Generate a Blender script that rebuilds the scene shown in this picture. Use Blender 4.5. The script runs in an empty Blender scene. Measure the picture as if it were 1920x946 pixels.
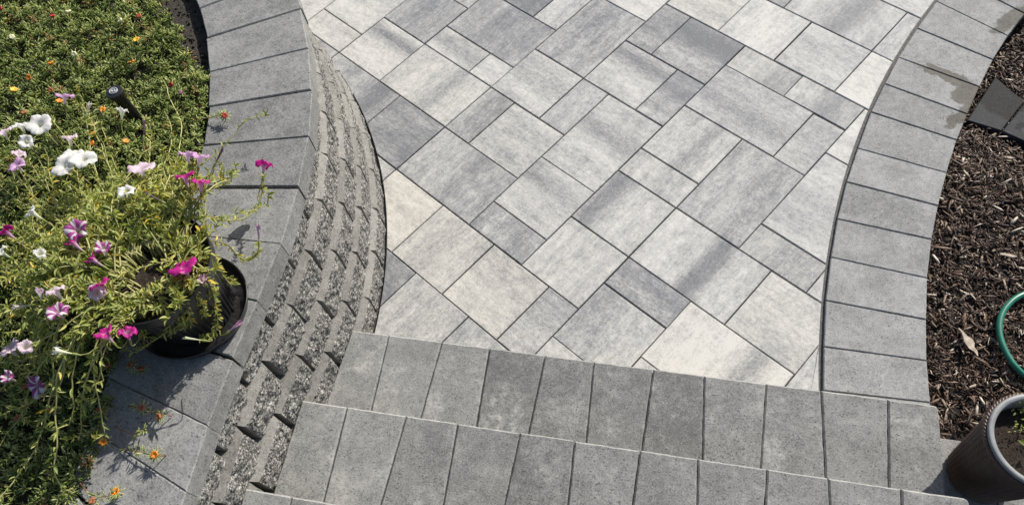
import bpy, math, random
import numpy as np
from mathutils import Vector, Matrix, noise as mnoise

random.seed(7); RNG = np.random.default_rng(7)
rad = math.radians
scene = bpy.context.scene
COL = scene.collection

# ------------------------------------------------------------------ camera
RT = np.array([[0.72426797, 0.68252136, -0.09798218], [0.57881472, -0.67903931, -0.45152978], [-0.37471247, 0.27031503, -0.88685983]])
CP = np.array([2.556979, -1.31478653, 2.6924044])
FPX, CYPX = 1335.98, 568.78
cam_d = bpy.data.cameras.new('camera'); cam = bpy.data.objects.new('camera', cam_d); COL.objects.link(cam)
m = Matrix.Identity(4)
for i in range(3):
    m[i][0] = RT[0][i]; m[i][1] = -RT[1][i]; m[i][2] = -RT[2][i]; m[i][3] = CP[i]
cam.matrix_world = m
cam_d.sensor_width = 36.0; cam_d.lens = FPX / 1920 * 36; cam_d.shift_y = (CYPX - 473) / 1920
cam_d.clip_start = 0.05; cam_d.clip_end = 200
scene.camera = cam

# ------------------------------------------------------------------ sky, sun, exposure
SUN_AZ, SUN_EL = 94.0, 37.0
w = bpy.data.worlds.new('World'); scene.world = w; w.use_nodes = True
wn = w.node_tree.nodes; wl = w.node_tree.links
bg = wn['Background']; sky = wn.new('ShaderNodeTexSky'); sky.sky_type = 'NISHITA'; sky.sun_disc = False
sky.sun_elevation = rad(SUN_EL); sky.sun_rotation = rad(90 - SUN_AZ)
sky.air_density = 1.0; sky.dust_density = 2.0; sky.ozone_density = 1.0
wl.new(sky.outputs[0], bg.inputs[0]); bg.inputs[1].default_value = 0.09
sd = bpy.data.lights.new('sun', 'SUN'); sun = bpy.data.objects.new('sun', sd); COL.objects.link(sun)
sd.energy = 4.6; sd.angle = rad(0.55); sd.color = (1.0, 0.95, 0.872)
sv = Vector((math.cos(rad(SUN_AZ)) * math.cos(rad(SUN_EL)), math.sin(rad(SUN_AZ)) * math.cos(rad(SUN_EL)), math.sin(rad(SUN_EL))))
sun.rotation_euler = sv.to_track_quat('Z', 'Y').to_euler(); sun.location = sv * 8
scene.view_settings.view_transform = 'Standard'; scene.view_settings.look = 'None'
scene.view_settings.exposure = 0.34; scene.view_settings.gamma = 1.0; scene.view_settings.use_curve_mapping = False

# ------------------------------------------------------------------ helpers
def at(px, py, z):
    """point of the place seen at photograph pixel (px, py) and lying at height z"""
    d = RT.T @ np.array([(px - 960) / FPX, (py - CYPX) / FPX, 1.0])
    return Vector(CP + d * ((z - CP[2]) / d[2]))

def tag(o, label=None, cat=None, group=None, kind=None):
    if label: o['label'] = label
    if cat: o['category'] = cat
    if group: o['group'] = group
    if kind: o['kind'] = kind
    return o

def link(name, data, parent=None, loc=None):
    o = bpy.data.objects.new(name, data); COL.objects.link(o)
    if loc is not None: o.location = loc
    if parent is not None: o.parent = parent
    return o

def empty(name, loc=(0, 0, 0)):
    o = link(name, None, None, loc); o.empty_display_size = 0.1
    return o

def mesh(name, v, f, mats, smooth=False, midx=None):
    me = bpy.data.meshes.new(name)
    me.from_pydata([tuple(p) for p in v], [], f)
    for mt in (mats if isinstance(mats, (list, tuple)) else [mats]): me.materials.append(mt)
    if midx is not None: me.polygons.foreach_set('material_index', midx)
    if smooth: me.polygons.foreach_set('use_smooth', [True] * len(me.polygons))
    me.update(); return me

def fastmesh(name, v, f, mat, tint=None, smooth=False):
    """v (n,3) array, f (k,3|4) int array"""
    me = bpy.data.meshes.new(name); n = len(f); k = f.shape[1]
    me.vertices.add(len(v)); me.vertices.foreach_set('co', np.ascontiguousarray(v, np.float32).ravel())
    me.loops.add(n * k); me.loops.foreach_set('vertex_index', np.ascontiguousarray(f, np.int32).ravel())
    me.polygons.add(n); me.polygons.foreach_set('loop_start', np.arange(0, n * k, k, dtype=np.int32))
    if smooth: me.polygons.foreach_set('use_smooth', np.ones(n, bool))
    if tint is not None:
        a = me.attributes.new('tint', 'FLOAT', 'POINT'); a.data.foreach_set('value', np.ascontiguousarray(tint, np.float32))
    me.materials.append(mat); me.update(calc_edges=True); me.validate()
    return me

def scatter(tv, tf, M, T):
    """template verts/faces repeated with rotation-scale M (N,3,3) and offset T (N,3)"""
    N = len(T); V = np.einsum('nij,kj->nki', M, tv) + T[:, None, :]
    F = tf[None] + (np.arange(N) * len(tv))[:, None, None]
    return V.reshape(-1, 3), F.reshape(-1, tf.shape[1])

def frames(d, roll=None):
    """(N,3,3) matrices whose columns are x-side, y=d, z-up-ish"""
    d = d / np.linalg.norm(d, axis=1, keepdims=True)
    up = np.tile([0, 0, 1.0], (len(d), 1)); bad = np.abs(d[:, 2]) > 0.97; up[bad] = [1, 0, 0]
    x = np.cross(d, up); x /= np.linalg.norm(x, axis=1, keepdims=True); z = np.cross(x, d)
    if roll is not None:
        c, s = np.cos(roll)[:, None], np.sin(roll)[:, None]; x, z = x * c + z * s, z * c - x * s
    return np.stack([x, d, z], 2)

def inset(poly, b):
    n = len(poly); out = []
    for i in range(n):
        p0, p1, p2 = poly[i - 1], poly[i], poly[(i + 1) % n]
        a = (p1 - p0); c = (p2 - p1)
        if a.length < 1e-7 or c.length < 1e-7: out.append(p1.copy()); continue
        a.normalize(); c.normalize()
        na = Vector((-a.y, a.x)); nc = Vector((-c.y, c.x)); h = na + nc
        if h.length < 1e-6: out.append(p1 + na * b); continue
        h.normalize(); out.append(p1 + h * min(b / max(h.dot(na), 0.3), b * 3))
    return out

def area(poly):
    return 0.5 * sum(poly[i - 1].x * poly[i].y - poly[i].x * poly[i - 1].y for i in range(len(poly)))

def prism(poly, z0, z1, b=0.003, rough=0.0):
    """slab with a chamfered arris; poly counter-clockwise list of 2D Vectors"""
    if rough:   # edges of moulded stone are not ruled: break them into short uneven runs
        q = []
        for i in range(len(poly)):
            a, c = poly[i], poly[(i + 1) % len(poly)]; L = (c - a).length; k = max(1, int(L / 0.02))
            nrm = Vector((-(c - a).y, (c - a).x)) / max(L, 1e-6)
            for j in range(k):
                pt = a.lerp(c, j / k)
                q.append(pt + nrm * (random.uniform(-rough, rough) if j else 0))
        poly = q
    n = len(poly); top = inset(poly, b)
    v = [(p.x, p.y, z0) for p in poly] + [(p.x, p.y, z1 - b) for p in poly] + [(p.x, p.y, z1) for p in top]
    f = [tuple(range(n - 1, -1, -1)), tuple(range(2 * n, 3 * n))]
    for i in range(n):
        j = (i + 1) % n
        f += [(i, j, n + j, n + i), (n + i, n + j, 2 * n + j, 2 * n + i)]
    return v, f

# ---- node shorthands
class NT:
    def __init__(s, name):
        s.m = bpy.data.materials.new(name); s.m.use_nodes = True; s.t = s.m.node_tree; s.n = s.t.nodes; s.l = s.t.links
        s.b = s.n['Principled BSDF']; s.out = s.n['Material Output']
    def node(s, t, ins=None, **kw):
        nd = s.n.new(t)
        for k, v in kw.items(): setattr(nd, k, v)
        for k, v in (ins or {}).items(): s.put(nd.inputs[k], v)
        return nd
    def put(s, sock, v):
        if isinstance(v, bpy.types.NodeSocket): s.l.new(v, sock)
        else:
            if isinstance(v, (tuple, list)) and sock.type == 'RGBA' and len(v) == 3: v = (*v, 1)
            sock.default_value = v
    def math(s, op, a, b=0.0, c=0.0, clamp=False):
        nd = s.node('ShaderNodeMath', {0: a, 1: b, 2: c}, operation=op); nd.use_clamp = clamp; return nd.outputs[0]
    def mix(s, fac, a, b, mode='MIX'):
        nd = s.node('ShaderNodeMix', data_type='RGBA', blend_type=mode); s.put(nd.inputs[0], fac); s.put(nd.inputs[6], a); s.put(nd.inputs[7], b); return nd.outputs[2]
    def noise(s, vec, scale, detail=3, rough=0.55, out=0):
        return s.node('ShaderNodeTexNoise', {'Vector': vec, 'Scale': scale, 'Detail': detail, 'Roughness': rough}).outputs[out]
    def ramp(s, fac, stops):
        nd = s.node('ShaderNodeValToRGB', {0: fac}); e = nd.color_ramp.elements
        while len(e) < len(stops): e.new(0.5)
        for i, (p, c) in enumerate(stops): e[i].position = p; e[i].color = (*c, 1) if len(c) == 3 else c
        return nd.outputs[0]
    def rng(s, v, a, b, c=0.0, d=1.0, clamp=True):
        nd = s.node('ShaderNodeMapRange', {0: v, 1: a, 2: b, 3: c, 4: d}); nd.clamp = clamp; return nd.outputs[0]
    def attr(s, name, typ='OBJECT', out=2):
        nd = s.node('ShaderNodeAttribute'); nd.attribute_type = typ; nd.attribute_name = name; return nd.outputs[out]
    def bump(s, h, strength, dist):
        nd = s.node('ShaderNodeBump', {'Height': h, 'Strength': strength, 'Distance': dist}); s.put(s.b.inputs['Normal'], nd.outputs[0])
    def obj(s): return s.node('ShaderNodeTexCoord').outputs['Object']
    def world(s): return s.node('ShaderNodeNewGeometry').outputs['Position']
    def rand(s): return s.node('ShaderNodeObjectInfo').outputs['Random']

def offset_vec(t, vec, seed):
    """move the texture by a per-object seed"""
    c = t.node('ShaderNodeCombineXYZ', {0: t.math('MULTIPLY', seed, 37.0), 1: t.math('MULTIPLY', seed, 91.0), 2: t.math('MULTIPLY', seed, 13.0)}).outputs[0]
    return t.node('ShaderNodeVectorMath', {0: vec, 1: c}, operation='ADD').outputs[0]

# ------------------------------------------------------------------ materials
def mat_paver():
    t = NT('blended_patio_paver'); o = t.obj(); seed = t.rand()
    tone, warm, axis = t.attr('tone'), t.attr('warm'), t.attr('axis')
    sp, ss, sw = t.attr('band_pos'), t.attr('band_strength'), t.attr('band_width')
    sx = t.node('ShaderNodeSeparateXYZ', {0: o}).outputs
    cross = t.math('ADD', t.math('MULTIPLY', sx[0], axis), t.math('MULTIPLY', sx[1], t.math('SUBTRACT', 1.0, axis)))
    along = t.math('ADD', t.math('MULTIPLY', sx[1], axis), t.math('MULTIPLY', sx[0], t.math('SUBTRACT', 1.0, axis)))
    v = t.node('ShaderNodeCombineXYZ', {0: t.math('MULTIPLY', along, 0.22), 1: cross, 2: t.math('MULTIPLY', seed, 50.0)}).outputs[0]
    streak = t.noise(v, 26, 4, 0.6); broad = t.noise(v, 8.5, 2, 0.5)
    ov = offset_vec(t, o, seed)
    blot = t.noise(ov, 22, 5, 0.65); fine = t.noise(ov, 150, 3, 0.7); grain = t.noise(ov, 520, 2, 0.6)
    jag = t.math('MULTIPLY', t.math('SUBTRACT', t.noise(ov, 16, 4, 0.7), 0.5), 0.045)
    dd = t.math('DIVIDE', t.math('ADD', t.math('SUBTRACT', cross, sp), jag), sw)
    band = t.math('POWER', 2.718, t.math('MULTIPLY', t.math('MULTIPLY', dd, dd), -1.0))
    band = t.math('MULTIPLY', t.math('MULTIPLY', band, ss), t.math('ADD', t.rng(blot, 0.3, 0.7, 0.35, 1.0), t.rng(streak, 0.35, 0.65, -.2, .3)))
    val = t.math('ADD', tone, t.math('MULTIPLY', t.math('SUBTRACT', streak, 0.5), 0.60))
    val = t.math('ADD', val, t.math('MULTIPLY', t.math('SUBTRACT', broad, 0.5), 0.75))
    val = t.math('ADD', val, t.math('MULTIPLY', t.math('SUBTRACT', blot, 0.5), 0.75))
    val = t.math('ADD', val, t.math('MULTIPLY', t.math('SUBTRACT', fine, 0.5), 1.05))
    hair = t.noise(v, 85, 3, 0.6)
    val = t.math('ADD', val, t.math('MULTIPLY', t.math('SUBTRACT', hair, 0.5), 0.55))
    mid = t.noise(ov, 55, 4, 0.7)
    val = t.math('ADD', val, t.math('MULTIPLY', t.math('SUBTRACT', mid, 0.5), 0.75))
    val = t.math('SUBTRACT', val, band)
    col = t.ramp(val, [(0.0, (0.145, 0.151, 0.162)), (0.3, (0.240, 0.243, 0.247)), (0.58, (0.378, 0.376, 0.364)), (0.85, (0.497, 0.490, 0.466)), (1.0, (0.56, 0.55, 0.521))])
    # small white lime flecks and dark pits
    fleck = t.rng(t.noise(ov, 85, 4, 0.75), 0.60, 0.70)
    fleck = t.math('MULTIPLY', fleck, t.rng(t.noise(ov, 14, 2), 0.42, 0.58))
    col = t.mix(t.math('MULTIPLY', fleck, 0.75), col, (0.60, 0.595, 0.58))
    pit = t.rng(t.noise(ov, 300, 2, 0.6), 0.69, 0.76)
    col = t.mix(t.math('MULTIPLY', pit, 0.4), col, (0.12, 0.12, 0.12))
    col = t.mix(warm, col, t.mix(1.0, col, (1.02, 0.985, 0.91), 'MULTIPLY'))
    t.put(t.b.inputs['Base Color'], col); t.put(t.b.inputs['Roughness'], t.rng(fine, 0.3, 0.7, 0.62, 0.82)); t.b.inputs['Specular IOR Level'].default_value = 0.35
    t.bump(t.math('ADD', t.math('MULTIPLY', grain, 0.5), t.math('MULTIPLY', fine, 0.7)), 0.35, 0.0016)
    return t.m

def mat_stone(name, dark, light, pits=1.0, stains=None, scale=1.0, wet=(0.43, 0.395, 0.345)):
    """charcoal moulded concrete with open pores, pale specks and cloudy tone"""
    t = NT(name); o = t.obj(); seed = t.rand(); tone = t.attr('tone'); ov = offset_vec(t, o, seed)
    cloud = t.noise(ov, 9 * scale, 4, 0.6); mid = t.noise(ov, 42 * scale, 4, 0.7); fine = t.noise(ov, 190, 3, 0.7); grain = t.noise(ov, 600, 2, 0.6)
    val = t.math('ADD', t.math('MULTIPLY', t.math('SUBTRACT', cloud, 0.5), 0.95), 0.5)
    val = t.math('ADD', val, t.math('MULTIPLY', t.math('SUBTRACT', mid, 0.5), 0.9))
    val = t.math('ADD', val, t.math('MULTIPLY', t.math('SUBTRACT', fine, 0.5), 1.85))
    val = t.math('ADD', val, tone)
    col = t.ramp(val, [(0.08, dark), (0.92, light)])
    # worn lime bloom on some stones
    bl = t.math('MULTIPLY', t.rng(t.noise(ov, 9, 4, 0.65), 0.54, 0.72), t.rng(mid, 0.42, 0.62))
    col = t.mix(t.math('MULTIPLY', bl, t.attr('bloom')), col, (0.42, 0.41, 0.385))
    st = t.node('ShaderNodeMapping', {'Vector': ov, 'Scale': (1.0, 1.9, 1.0), 'Rotation': (0, 0, 0.6)}).outputs[0]
    pit = t.rng(t.noise(st, 105, 2, 0.5), 0.635, 0.69)
    pit2 = t.rng(t.noise(ov, 260, 2, 0.5), 0.64, 0.70)
    allp = t.math('MAXIMUM', pit, t.math('MULTIPLY', pit2, 0.7))
    col = t.mix(t.math('MULTIPLY', allp, 0.78 * pits), col, (0.035, 0.036, 0.038))
    sp = t.rng(t.noise(ov, 260, 2, 0.5), 0.70, 0.75)
    col = t.mix(t.math('MULTIPLY', sp, 0.45), col, (0.5, 0.5, 0.49))
    rough = t.rng(fine, 0.3, 0.7, 0.68, 0.85)
    if stains:   # damp patches left by the sprinkler, each with its own outline
        wpos = t.world(); mask = None
        jit = t.noise(wpos, 13, 5, 0.6, out=1)
        jv = t.node('ShaderNodeVectorMath', {0: jit, 1: (0.5, 0.5, 0.5)}, operation='SUBTRACT').outputs[0]
        jv = t.node('ShaderNodeVectorMath', {0: jv, 3: 0.13}, operation='SCALE').outputs[0]
        pos = t.node('ShaderNodeVectorMath', {0: wpos, 1: jv}, operation='ADD').outputs[0]
        for (cx, cy, rot, ra, rb) in stains:
            mp = t.node('ShaderNodeMapping', {'Vector': pos, 'Location': (cx, cy, 0), 'Rotation': (0, 0, rot), 'Scale': (ra, rb, 1e6)}, vector_type='TEXTURE').outputs[0]
            mp = t.node('ShaderNodeVectorMath', {0: mp, 1: (1, 1, 0)}, operation='MULTIPLY').outputs[0]
            k = t.rng(t.node('ShaderNodeVectorMath', {0: mp}, operation='LENGTH').outputs[1], 1.0, 0.84)
            mask = k if mask is None else t.math('MAXIMUM', mask, k)
        col = t.mix(t.math('MULTIPLY', mask, 0.95), col, t.mix(1.0, col, wet, 'MULTIPLY'))
    t.put(t.b.inputs['Base Color'], col); t.put(t.b.inputs['Roughness'], rough); t.b.inputs['Specular IOR Level'].default_value = 0.3
    h = t.math('SUBTRACT', t.math('ADD', t.math('MULTIPLY', grain, 0.4), t.math('MULTIPLY', fine, 0.6)), t.math('MULTIPLY', allp, 1.2))
    t.bump(h, 0.45, 0.0018)
    return t.m

def mat_split():
    t = NT('split_face_stone'); o = t.obj(); ov = offset_vec(t, o, t.rand())
    n1 = t.noise(ov, 130, 4, 0.75); vor = t.node('ShaderNodeTexVoronoi', {'Vector': ov, 'Scale': 215.0, 'Randomness': 1.0})
    g = t.node('ShaderNodeSeparateColor', {0: vor.outputs['Color']}).outputs[0]
    v = t.math('ADD', t.math('MULTIPLY', n1, 0.8), t.math('MULTIPLY', g, 0.55))
    v = t.math('ADD', v, t.math('MULTIPLY', t.math('SUBTRACT', t.noise(ov, 30, 3), 0.5), 0.35))
    col = t.ramp(v, [(0.38, (0.040, 0.040, 0.038)), (0.58, (0.125, 0.123, 0.116)), (0.77, (0.235, 0.230, 0.215)), (0.97, (0.50, 0.485, 0.45))])
    t.put(t.b.inputs['Base Color'], col); t.b.inputs['Roughness'].default_value = 0.85; t.b.inputs['Specular IOR Level'].default_value = 0.25
    t.bump(t.math('ADD', n1, t.math('MULTIPLY', g, 0.5)), 0.9, 0.006)
    return t.m

def mat_ground(name, stops, scale, bump=0.01, rough=0.95):
    t = NT(name); wpos = t.world(); n = t.noise(wpos, scale, 6, 0.7)
    t.put(t.b.inputs['Base Color'], t.ramp(n, stops)); t.b.inputs['Roughness'].default_value = rough
    t.bump(t.noise(wpos, scale * 3, 4, 0.7), 0.9, bump); return t.m

def mat_leaf(name, stops, trans=0.35, rough=0.38, spec=0.5):
    t = NT(name); tint = t.attr('tint', 'GEOMETRY'); n = t.noise(t.world(), 90, 2)
    f = t.math('ADD', tint, t.math('MULTIPLY', t.math('SUBTRACT', n, 0.5), 0.25))
    col = t.ramp(f, stops); t.put(t.b.inputs['Base Color'], col); t.b.inputs['Roughness'].default_value = rough; t.b.inputs['Specular IOR Level'].default_value = spec
    tr = t.node('ShaderNodeBsdfTranslucent', {'Color': t.mix(1.0, col, (1.5, 1.55, 0.6), 'MULTIPLY')})
    mx = t.node('ShaderNodeMixShader', {0: trans}); t.l.new(t.b.outputs[0], mx.inputs[1]); t.l.new(tr.outputs[0], mx.inputs[2]); t.l.new(mx.outputs[0], t.out.inputs[0])
    return t.m

def mat_petal(name, limb, throat, vein, star=0.0):
    """petunia: pale throat, coloured limb with darker veins, optional pale stripes"""
    t = NT(name); o = t.obj(); s = t.node('ShaderNodeSeparateXYZ', {0: o}).outputs
    r = t.math('SQRT', t.math('ADD', t.math('MULTIPLY', s[0], s[0]), t.math('MULTIPLY', s[1], s[1])))
    ang = t.math('ARCTAN2', s[1], s[0])
    f = t.rng(r, 0.004, 0.011)
    vn = t.math('POWER', t.math('ABSOLUTE', t.math('COSINE', t.math('MULTIPLY', ang, 12.5))), 6.0)
    col = t.mix(f, throat, t.mix(t.math('MULTIPLY', vn, 0.55), limb, vein))
    if star:
        k = t.rng(t.math('COSINE', t.math('MULTIPLY', ang, 5.0)), 0.2, 0.6); col = t.mix(t.math('MULTIPLY', t.math('MULTIPLY', k, f), star), col, (0.78, 0.72, 0.76))
    t.put(t.b.inputs['Base Color'], col); t.b.inputs['Roughness'].default_value = 0.5
    tr = t.node('ShaderNodeBsdfTranslucent', {'Color': col}); mx = t.node('ShaderNodeMixShader', {0: 0.4})
    t.l.new(t.b.outputs[0], mx.inputs[1]); t.l.new(tr.outputs[0], mx.inputs[2]); t.l.new(mx.outputs[0], t.out.inputs[0]); return t.m

def mat_plain(name, c, rough=0.5, spec=0.5, noise_amt=0.15, scale=60, bump=0.0):
    t = NT(name); n = t.noise(t.obj(), scale, 3)
    k = t.rng(n, 0.3, 0.7, 1 - noise_amt, 1 + noise_amt)
    col = t.node('ShaderNodeVectorMath', {0: c, 3: k}, operation='SCALE').outputs[0]
    t.put(t.b.inputs['Base Color'], col); t.b.inputs['Roughness'].default_value = rough; t.b.inputs['Specular IOR Level'].default_value = spec
    if bump: t.bump(n, 0.5, bump)
    return t.m

def mat_chip():
    t = NT('bark_mulch'); tint = t.attr('tint', 'GEOMETRY'); n = t.noise(t.world(), 160, 3)
    f = t.math('ADD', tint, t.math('MULTIPLY', t.math('SUBTRACT', n, 0.5), 0.3))
    t.put(t.b.inputs['Base Color'], t.ramp(f, [(0.0, (0.016, 0.010, 0.007)), (0.45, (0.074, 0.037, 0.021)), (0.7, (0.15, 0.093, 0.06)), (0.9, (0.33, 0.265, 0.20)), (1.0, (0.52, 0.46, 0.38))]))
    t.b.inputs['Roughness'].default_value = 0.6; t.b.inputs['Specular IOR Level'].default_value = 0.45; t.bump(n, 0.7, 0.003); return t.m

M_PAVER = mat_paver()
M_CAP = mat_stone('charcoal_wall_cap', (0.108, 0.109, 0.107), (0.305, 0.305, 0.297), 0.95)
M_TREAD = mat_stone('charcoal_step_stone', (0.106, 0.107, 0.104), (0.298, 0.298, 0.288), 1.0)
M_EDGE = mat_stone('grey_edging_stone', (0.145, 0.147, 0.146), (0.365, 0.367, 0.362), 0.85,
                   stains=[(*at(1778, 149, 0).xy, 0.12, 0.17, 0.036), (*at(1812, 184, 0).xy, 0.9, 0.085, 0.065), (*at(1802, 221, 0).xy, 1.3, 0.105, 0.042), (*at(1893, 40, 0).xy, 1.35, 0.15, 0.045)])
M_LEDGE = mat_stone('smooth_ledge_stone', (0.115, 0.112, 0.103), (0.275, 0.268, 0.246), 0.7)
M_SPLIT = mat_split()
M_WORN_LIT = mat_stone('worn_sunlit_arris', (0.19, 0.19, 0.184), (0.40, 0.397, 0.382), 0.6)  # lime-worn nose edge, with its sunlit rim put into the colour
M_SLAB = mat_stone('dark_shaded_slab', (0.016, 0.0175, 0.020), (0.040, 0.043, 0.048), 0.3, stains=[(*at(1885, 178, -.1).xy, 0.1, 0.13, 0.155), (*at(1925, 240, -.1).xy, 0.5, 0.05, 0.03)], wet=(0.22, 0.23, 0.25))  # dark stone, deepened so the base colour also carries the deep shade
M_SAND = mat_ground('joint_sand', [(0.3, (0.03, 0.03, 0.029)), (0.7, (0.085, 0.082, 0.075))], 200, 0.002)
M_GAP = mat_ground('coarse_edge_grit', [(0.3, (0.05, 0.05, 0.047)), (0.5, (0.15, 0.147, 0.14)), (0.75, (0.30, 0.295, 0.28))], 170, 0.006)
M_SOIL = mat_ground('garden_soil', [(0.3, (0.03, 0.025, 0.02)), (0.55, (0.10, 0.085, 0.07)), (0.8, (0.22, 0.195, 0.165))], 60, 0.035)
M_POTSOIL = mat_ground('potting_soil', [(0.3, (0.010, 0.007, 0.005)), (0.55, (0.045, 0.03, 0.02)), (0.72, (0.13, 0.09, 0.06)), (0.8, (0.35, 0.33, 0.3))], 120, 0.012)
M_EARTH = mat_ground('mulch_earth', [(0.3, (0.008, 0.006, 0.005)), (0.7, (0.03, 0.022, 0.016))], 60, 0.015)
M_CHIP = mat_chip()
M_MOSS = mat_leaf('moss_rose_needles', [(0.0, (0.085, 0.13, 0.030)), (0.3, (0.21, 0.275, 0.07)), (0.6, (0.37, 0.42, 0.15)), (0.93, (0.64, 0.65, 0.36)), (1.0, (0.48, 0.28, 0.14))], 0.45, 0.33, 0.7)
M_PLEAF = mat_leaf('petunia_leaves', [(0.0, (0.10, 0.15, 0.03)), (0.4, (0.23, 0.28, 0.065)), (0.7, (0.40, 0.42, 0.13)), (0.88, (0.52, 0.47, 0.14)), (1.0, (0.66, 0.46, 0.06))], 0.36, 0.42, 0.45)
M_STEM = mat_leaf('petunia_stems', [(0.0, (0.26, 0.26, 0.08)), (1.0, (0.52, 0.50, 0.22))], 0.15, 0.5, 0.4)
M_RSTEM = mat_plain('moss_rose_stem', (0.22, 0.10, 0.055), 0.5)
M_MAG = mat_petal('magenta_petals', (0.50, 0.012, 0.25), (0.62, 0.42, 0.58), (0.33, 0.005, 0.16))
M_WHITE = mat_petal('white_petals', (0.80, 0.79, 0.77), (0.75, 0.78, 0.55), (0.74, 0.72, 0.74))
M_LILAC = mat_petal('lilac_veined_petals', (0.66, 0.42, 0.66), (0.72, 0.66, 0.66), (0.42, 0.13, 0.42))
M_STAR = mat_petal('purple_striped_petals', (0.36, 0.06, 0.27), (0.65, 0.6, 0.5), (0.27, 0.03, 0.2), star=0.95)
M_PALE = mat_petal('pale_pink_petals', (0.76, 0.62, 0.71), (0.75, 0.7, 0.6), (0.6, 0.38, 0.55))
M_WILT = mat_plain('wilted_petals', (0.10, 0.05, 0.085), 0.7)
M_ORANGE = mat_plain('orange_petals', (0.72, 0.24, 0.02), 0.5, noise_amt=0.3)
M_YELLOW = mat_plain('yellow_petals', (0.75, 0.42, 0.03), 0.5, noise_amt=0.25)
M_RED = mat_plain('red_petals', (0.38, 0.025, 0.02), 0.5, noise_amt=0.3)
M_CREAM = mat_plain('cream_bud', (0.60, 0.60, 0.36), 0.5, noise_amt=0.2)
M_PINK = mat_plain('pink_bud', (0.62, 0.22, 0.45), 0.5, noise_amt=0.2)
M_RUST = mat_plain('rust_bud', (0.34, 0.12, 0.05), 0.6, noise_amt=0.35)
M_BLACKP = mat_plain('black_pot_plastic', (0.016, 0.016, 0.017), 0.33, 0.5, 0.3, 25)
M_BLACKS = mat_plain('black_sprinkler_plastic', (0.013, 0.013, 0.014), 0.42, 0.5, 0.2, 80)
M_GREYP = mat_plain('grey_nozzle_plastic', (0.30, 0.31, 0.32), 0.4, 0.5)
M_HOSE = mat_plain('green_hose_rubber', (0.016, 0.155, 0.105), 0.34, 0.5, 0.12, 40)
M_WICKER = mat_plain('dark_brown_wicker', (0.062, 0.034, 0.024), 0.42, 0.5, 0.35, 55, 0.001)
M_LINER = mat_plain('grey_planter_liner', (0.21, 0.22, 0.225), 0.5, 0.4, 0.18, 30)
M_WOOD = mat_plain('pale_wood_splinter', (0.40, 0.33, 0.26), 0.7, 0.3, 0.4, 90, 0.002)

# ------------------------------------------------------------------ plan geometry (metres; patio surface z = 0)
U = 0.165                                    # paver module
CC = Vector((-0.80, -2.31))                  # centre of the curved wall
E1 = Vector((math.cos(rad(33.04)), math.sin(rad(33.04)))); E2 = Vector((E1.y, -E1.x))   # along / across the steps
N1 = Vector((1.053, -1.063)); RISE, GOING = 0.155, 0.360
STEP_END = 2.522 - N1.dot(E1)
WALL_TOP = 0.83

def flare(th):                               # the wall leaves its circle towards the house
    d = max(0.0, 28.0 - th); return 0.0006 * d * d if d < 16 else 0.0006 * 256 + 0.0192 * (d - 16)
def polar(th, r):
    r += flare(th); return Vector((CC.x + r * math.cos(rad(th)), CC.y + r * math.sin(rad(th))))
def wall_r(p):
    d = p - CC; th = math.degrees(math.atan2(d.y, d.x)); return d.length - flare(th)

# ------------------------------------------------------------------ patio
bed_poly = [Vector(p) for p in ((-2.6, -1.4), (1.2, -1.9), (2.62, 0.02))] + [Vector((6.13 + 4.10 * math.cos(rad(a)), 2.36 + 4.10 * math.sin(rad(a)))) for a in range(213, 160, -4)] + [Vector((-2.6, 3.7))]
NB = len(bed_poly)
g = mesh('patio', [(p.x, p.y, -0.016) for p in bed_poly] + [(p.x, p.y, -0.3) for p in bed_poly],
         [tuple(range(NB)), tuple(range(2 * NB - 1, NB - 1, -1))] + [(i, NB + i, NB + (i + 1) % NB, (i + 1) % NB) for i in range(NB)], M_SAND)
patio = tag(link('patio', g), kind='structure')

KC, KR = Vector((6.13, 2.36)), 4.25           # inner edge of the edging course
def keep_wall(p): return wall_r(p) - 2.292
def keep_edge(p): return (p - KC).length - (KR + 0.013)
def keep_step(p): return -((p - N1).dot(E2) - 0.06)

def clip(poly, f):
    out = []; n = len(poly); v = [f(p) for p in poly]
    if min(v) >= 0: return poly
    if max(v) <= 0: return None
    def cut(a, b):
        for _ in range(30):
            c = (a + b) / 2
            if (f(a) > 0) == (f(c) > 0): a = c
            else: b = c
        return (a + b) / 2
    def proj(p):
        for _ in range(8):
            e = 1e-4; gx = (f(p + Vector((e, 0))) - f(p)) / e; gy = (f(p + Vector((0, e))) - f(p)) / e
            gg = gx * gx + gy * gy; p = p - Vector((gx, gy)) * (f(p) / gg)
        return p
    start = next(i for i in range(n) if v[i] > 0); exitp = None
    for k in range(n):
        i = (start + k) % n; j = (i + 1) % n
        if v[i] > 0: out.append(poly[i])
        if (v[i] > 0) != (v[j] > 0):
            a, b = (poly[i], poly[j]); c = cut(a, b)
            if v[i] > 0: exitp = c; out.append(c)
            else:
                L = (c - exitp).length
                for q in range(1, max(2, int(L / 0.03))): out.append(proj(exitp.lerp(c, q / max(2, int(L / 0.03)))))
                out.append(c)
    return out

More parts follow.
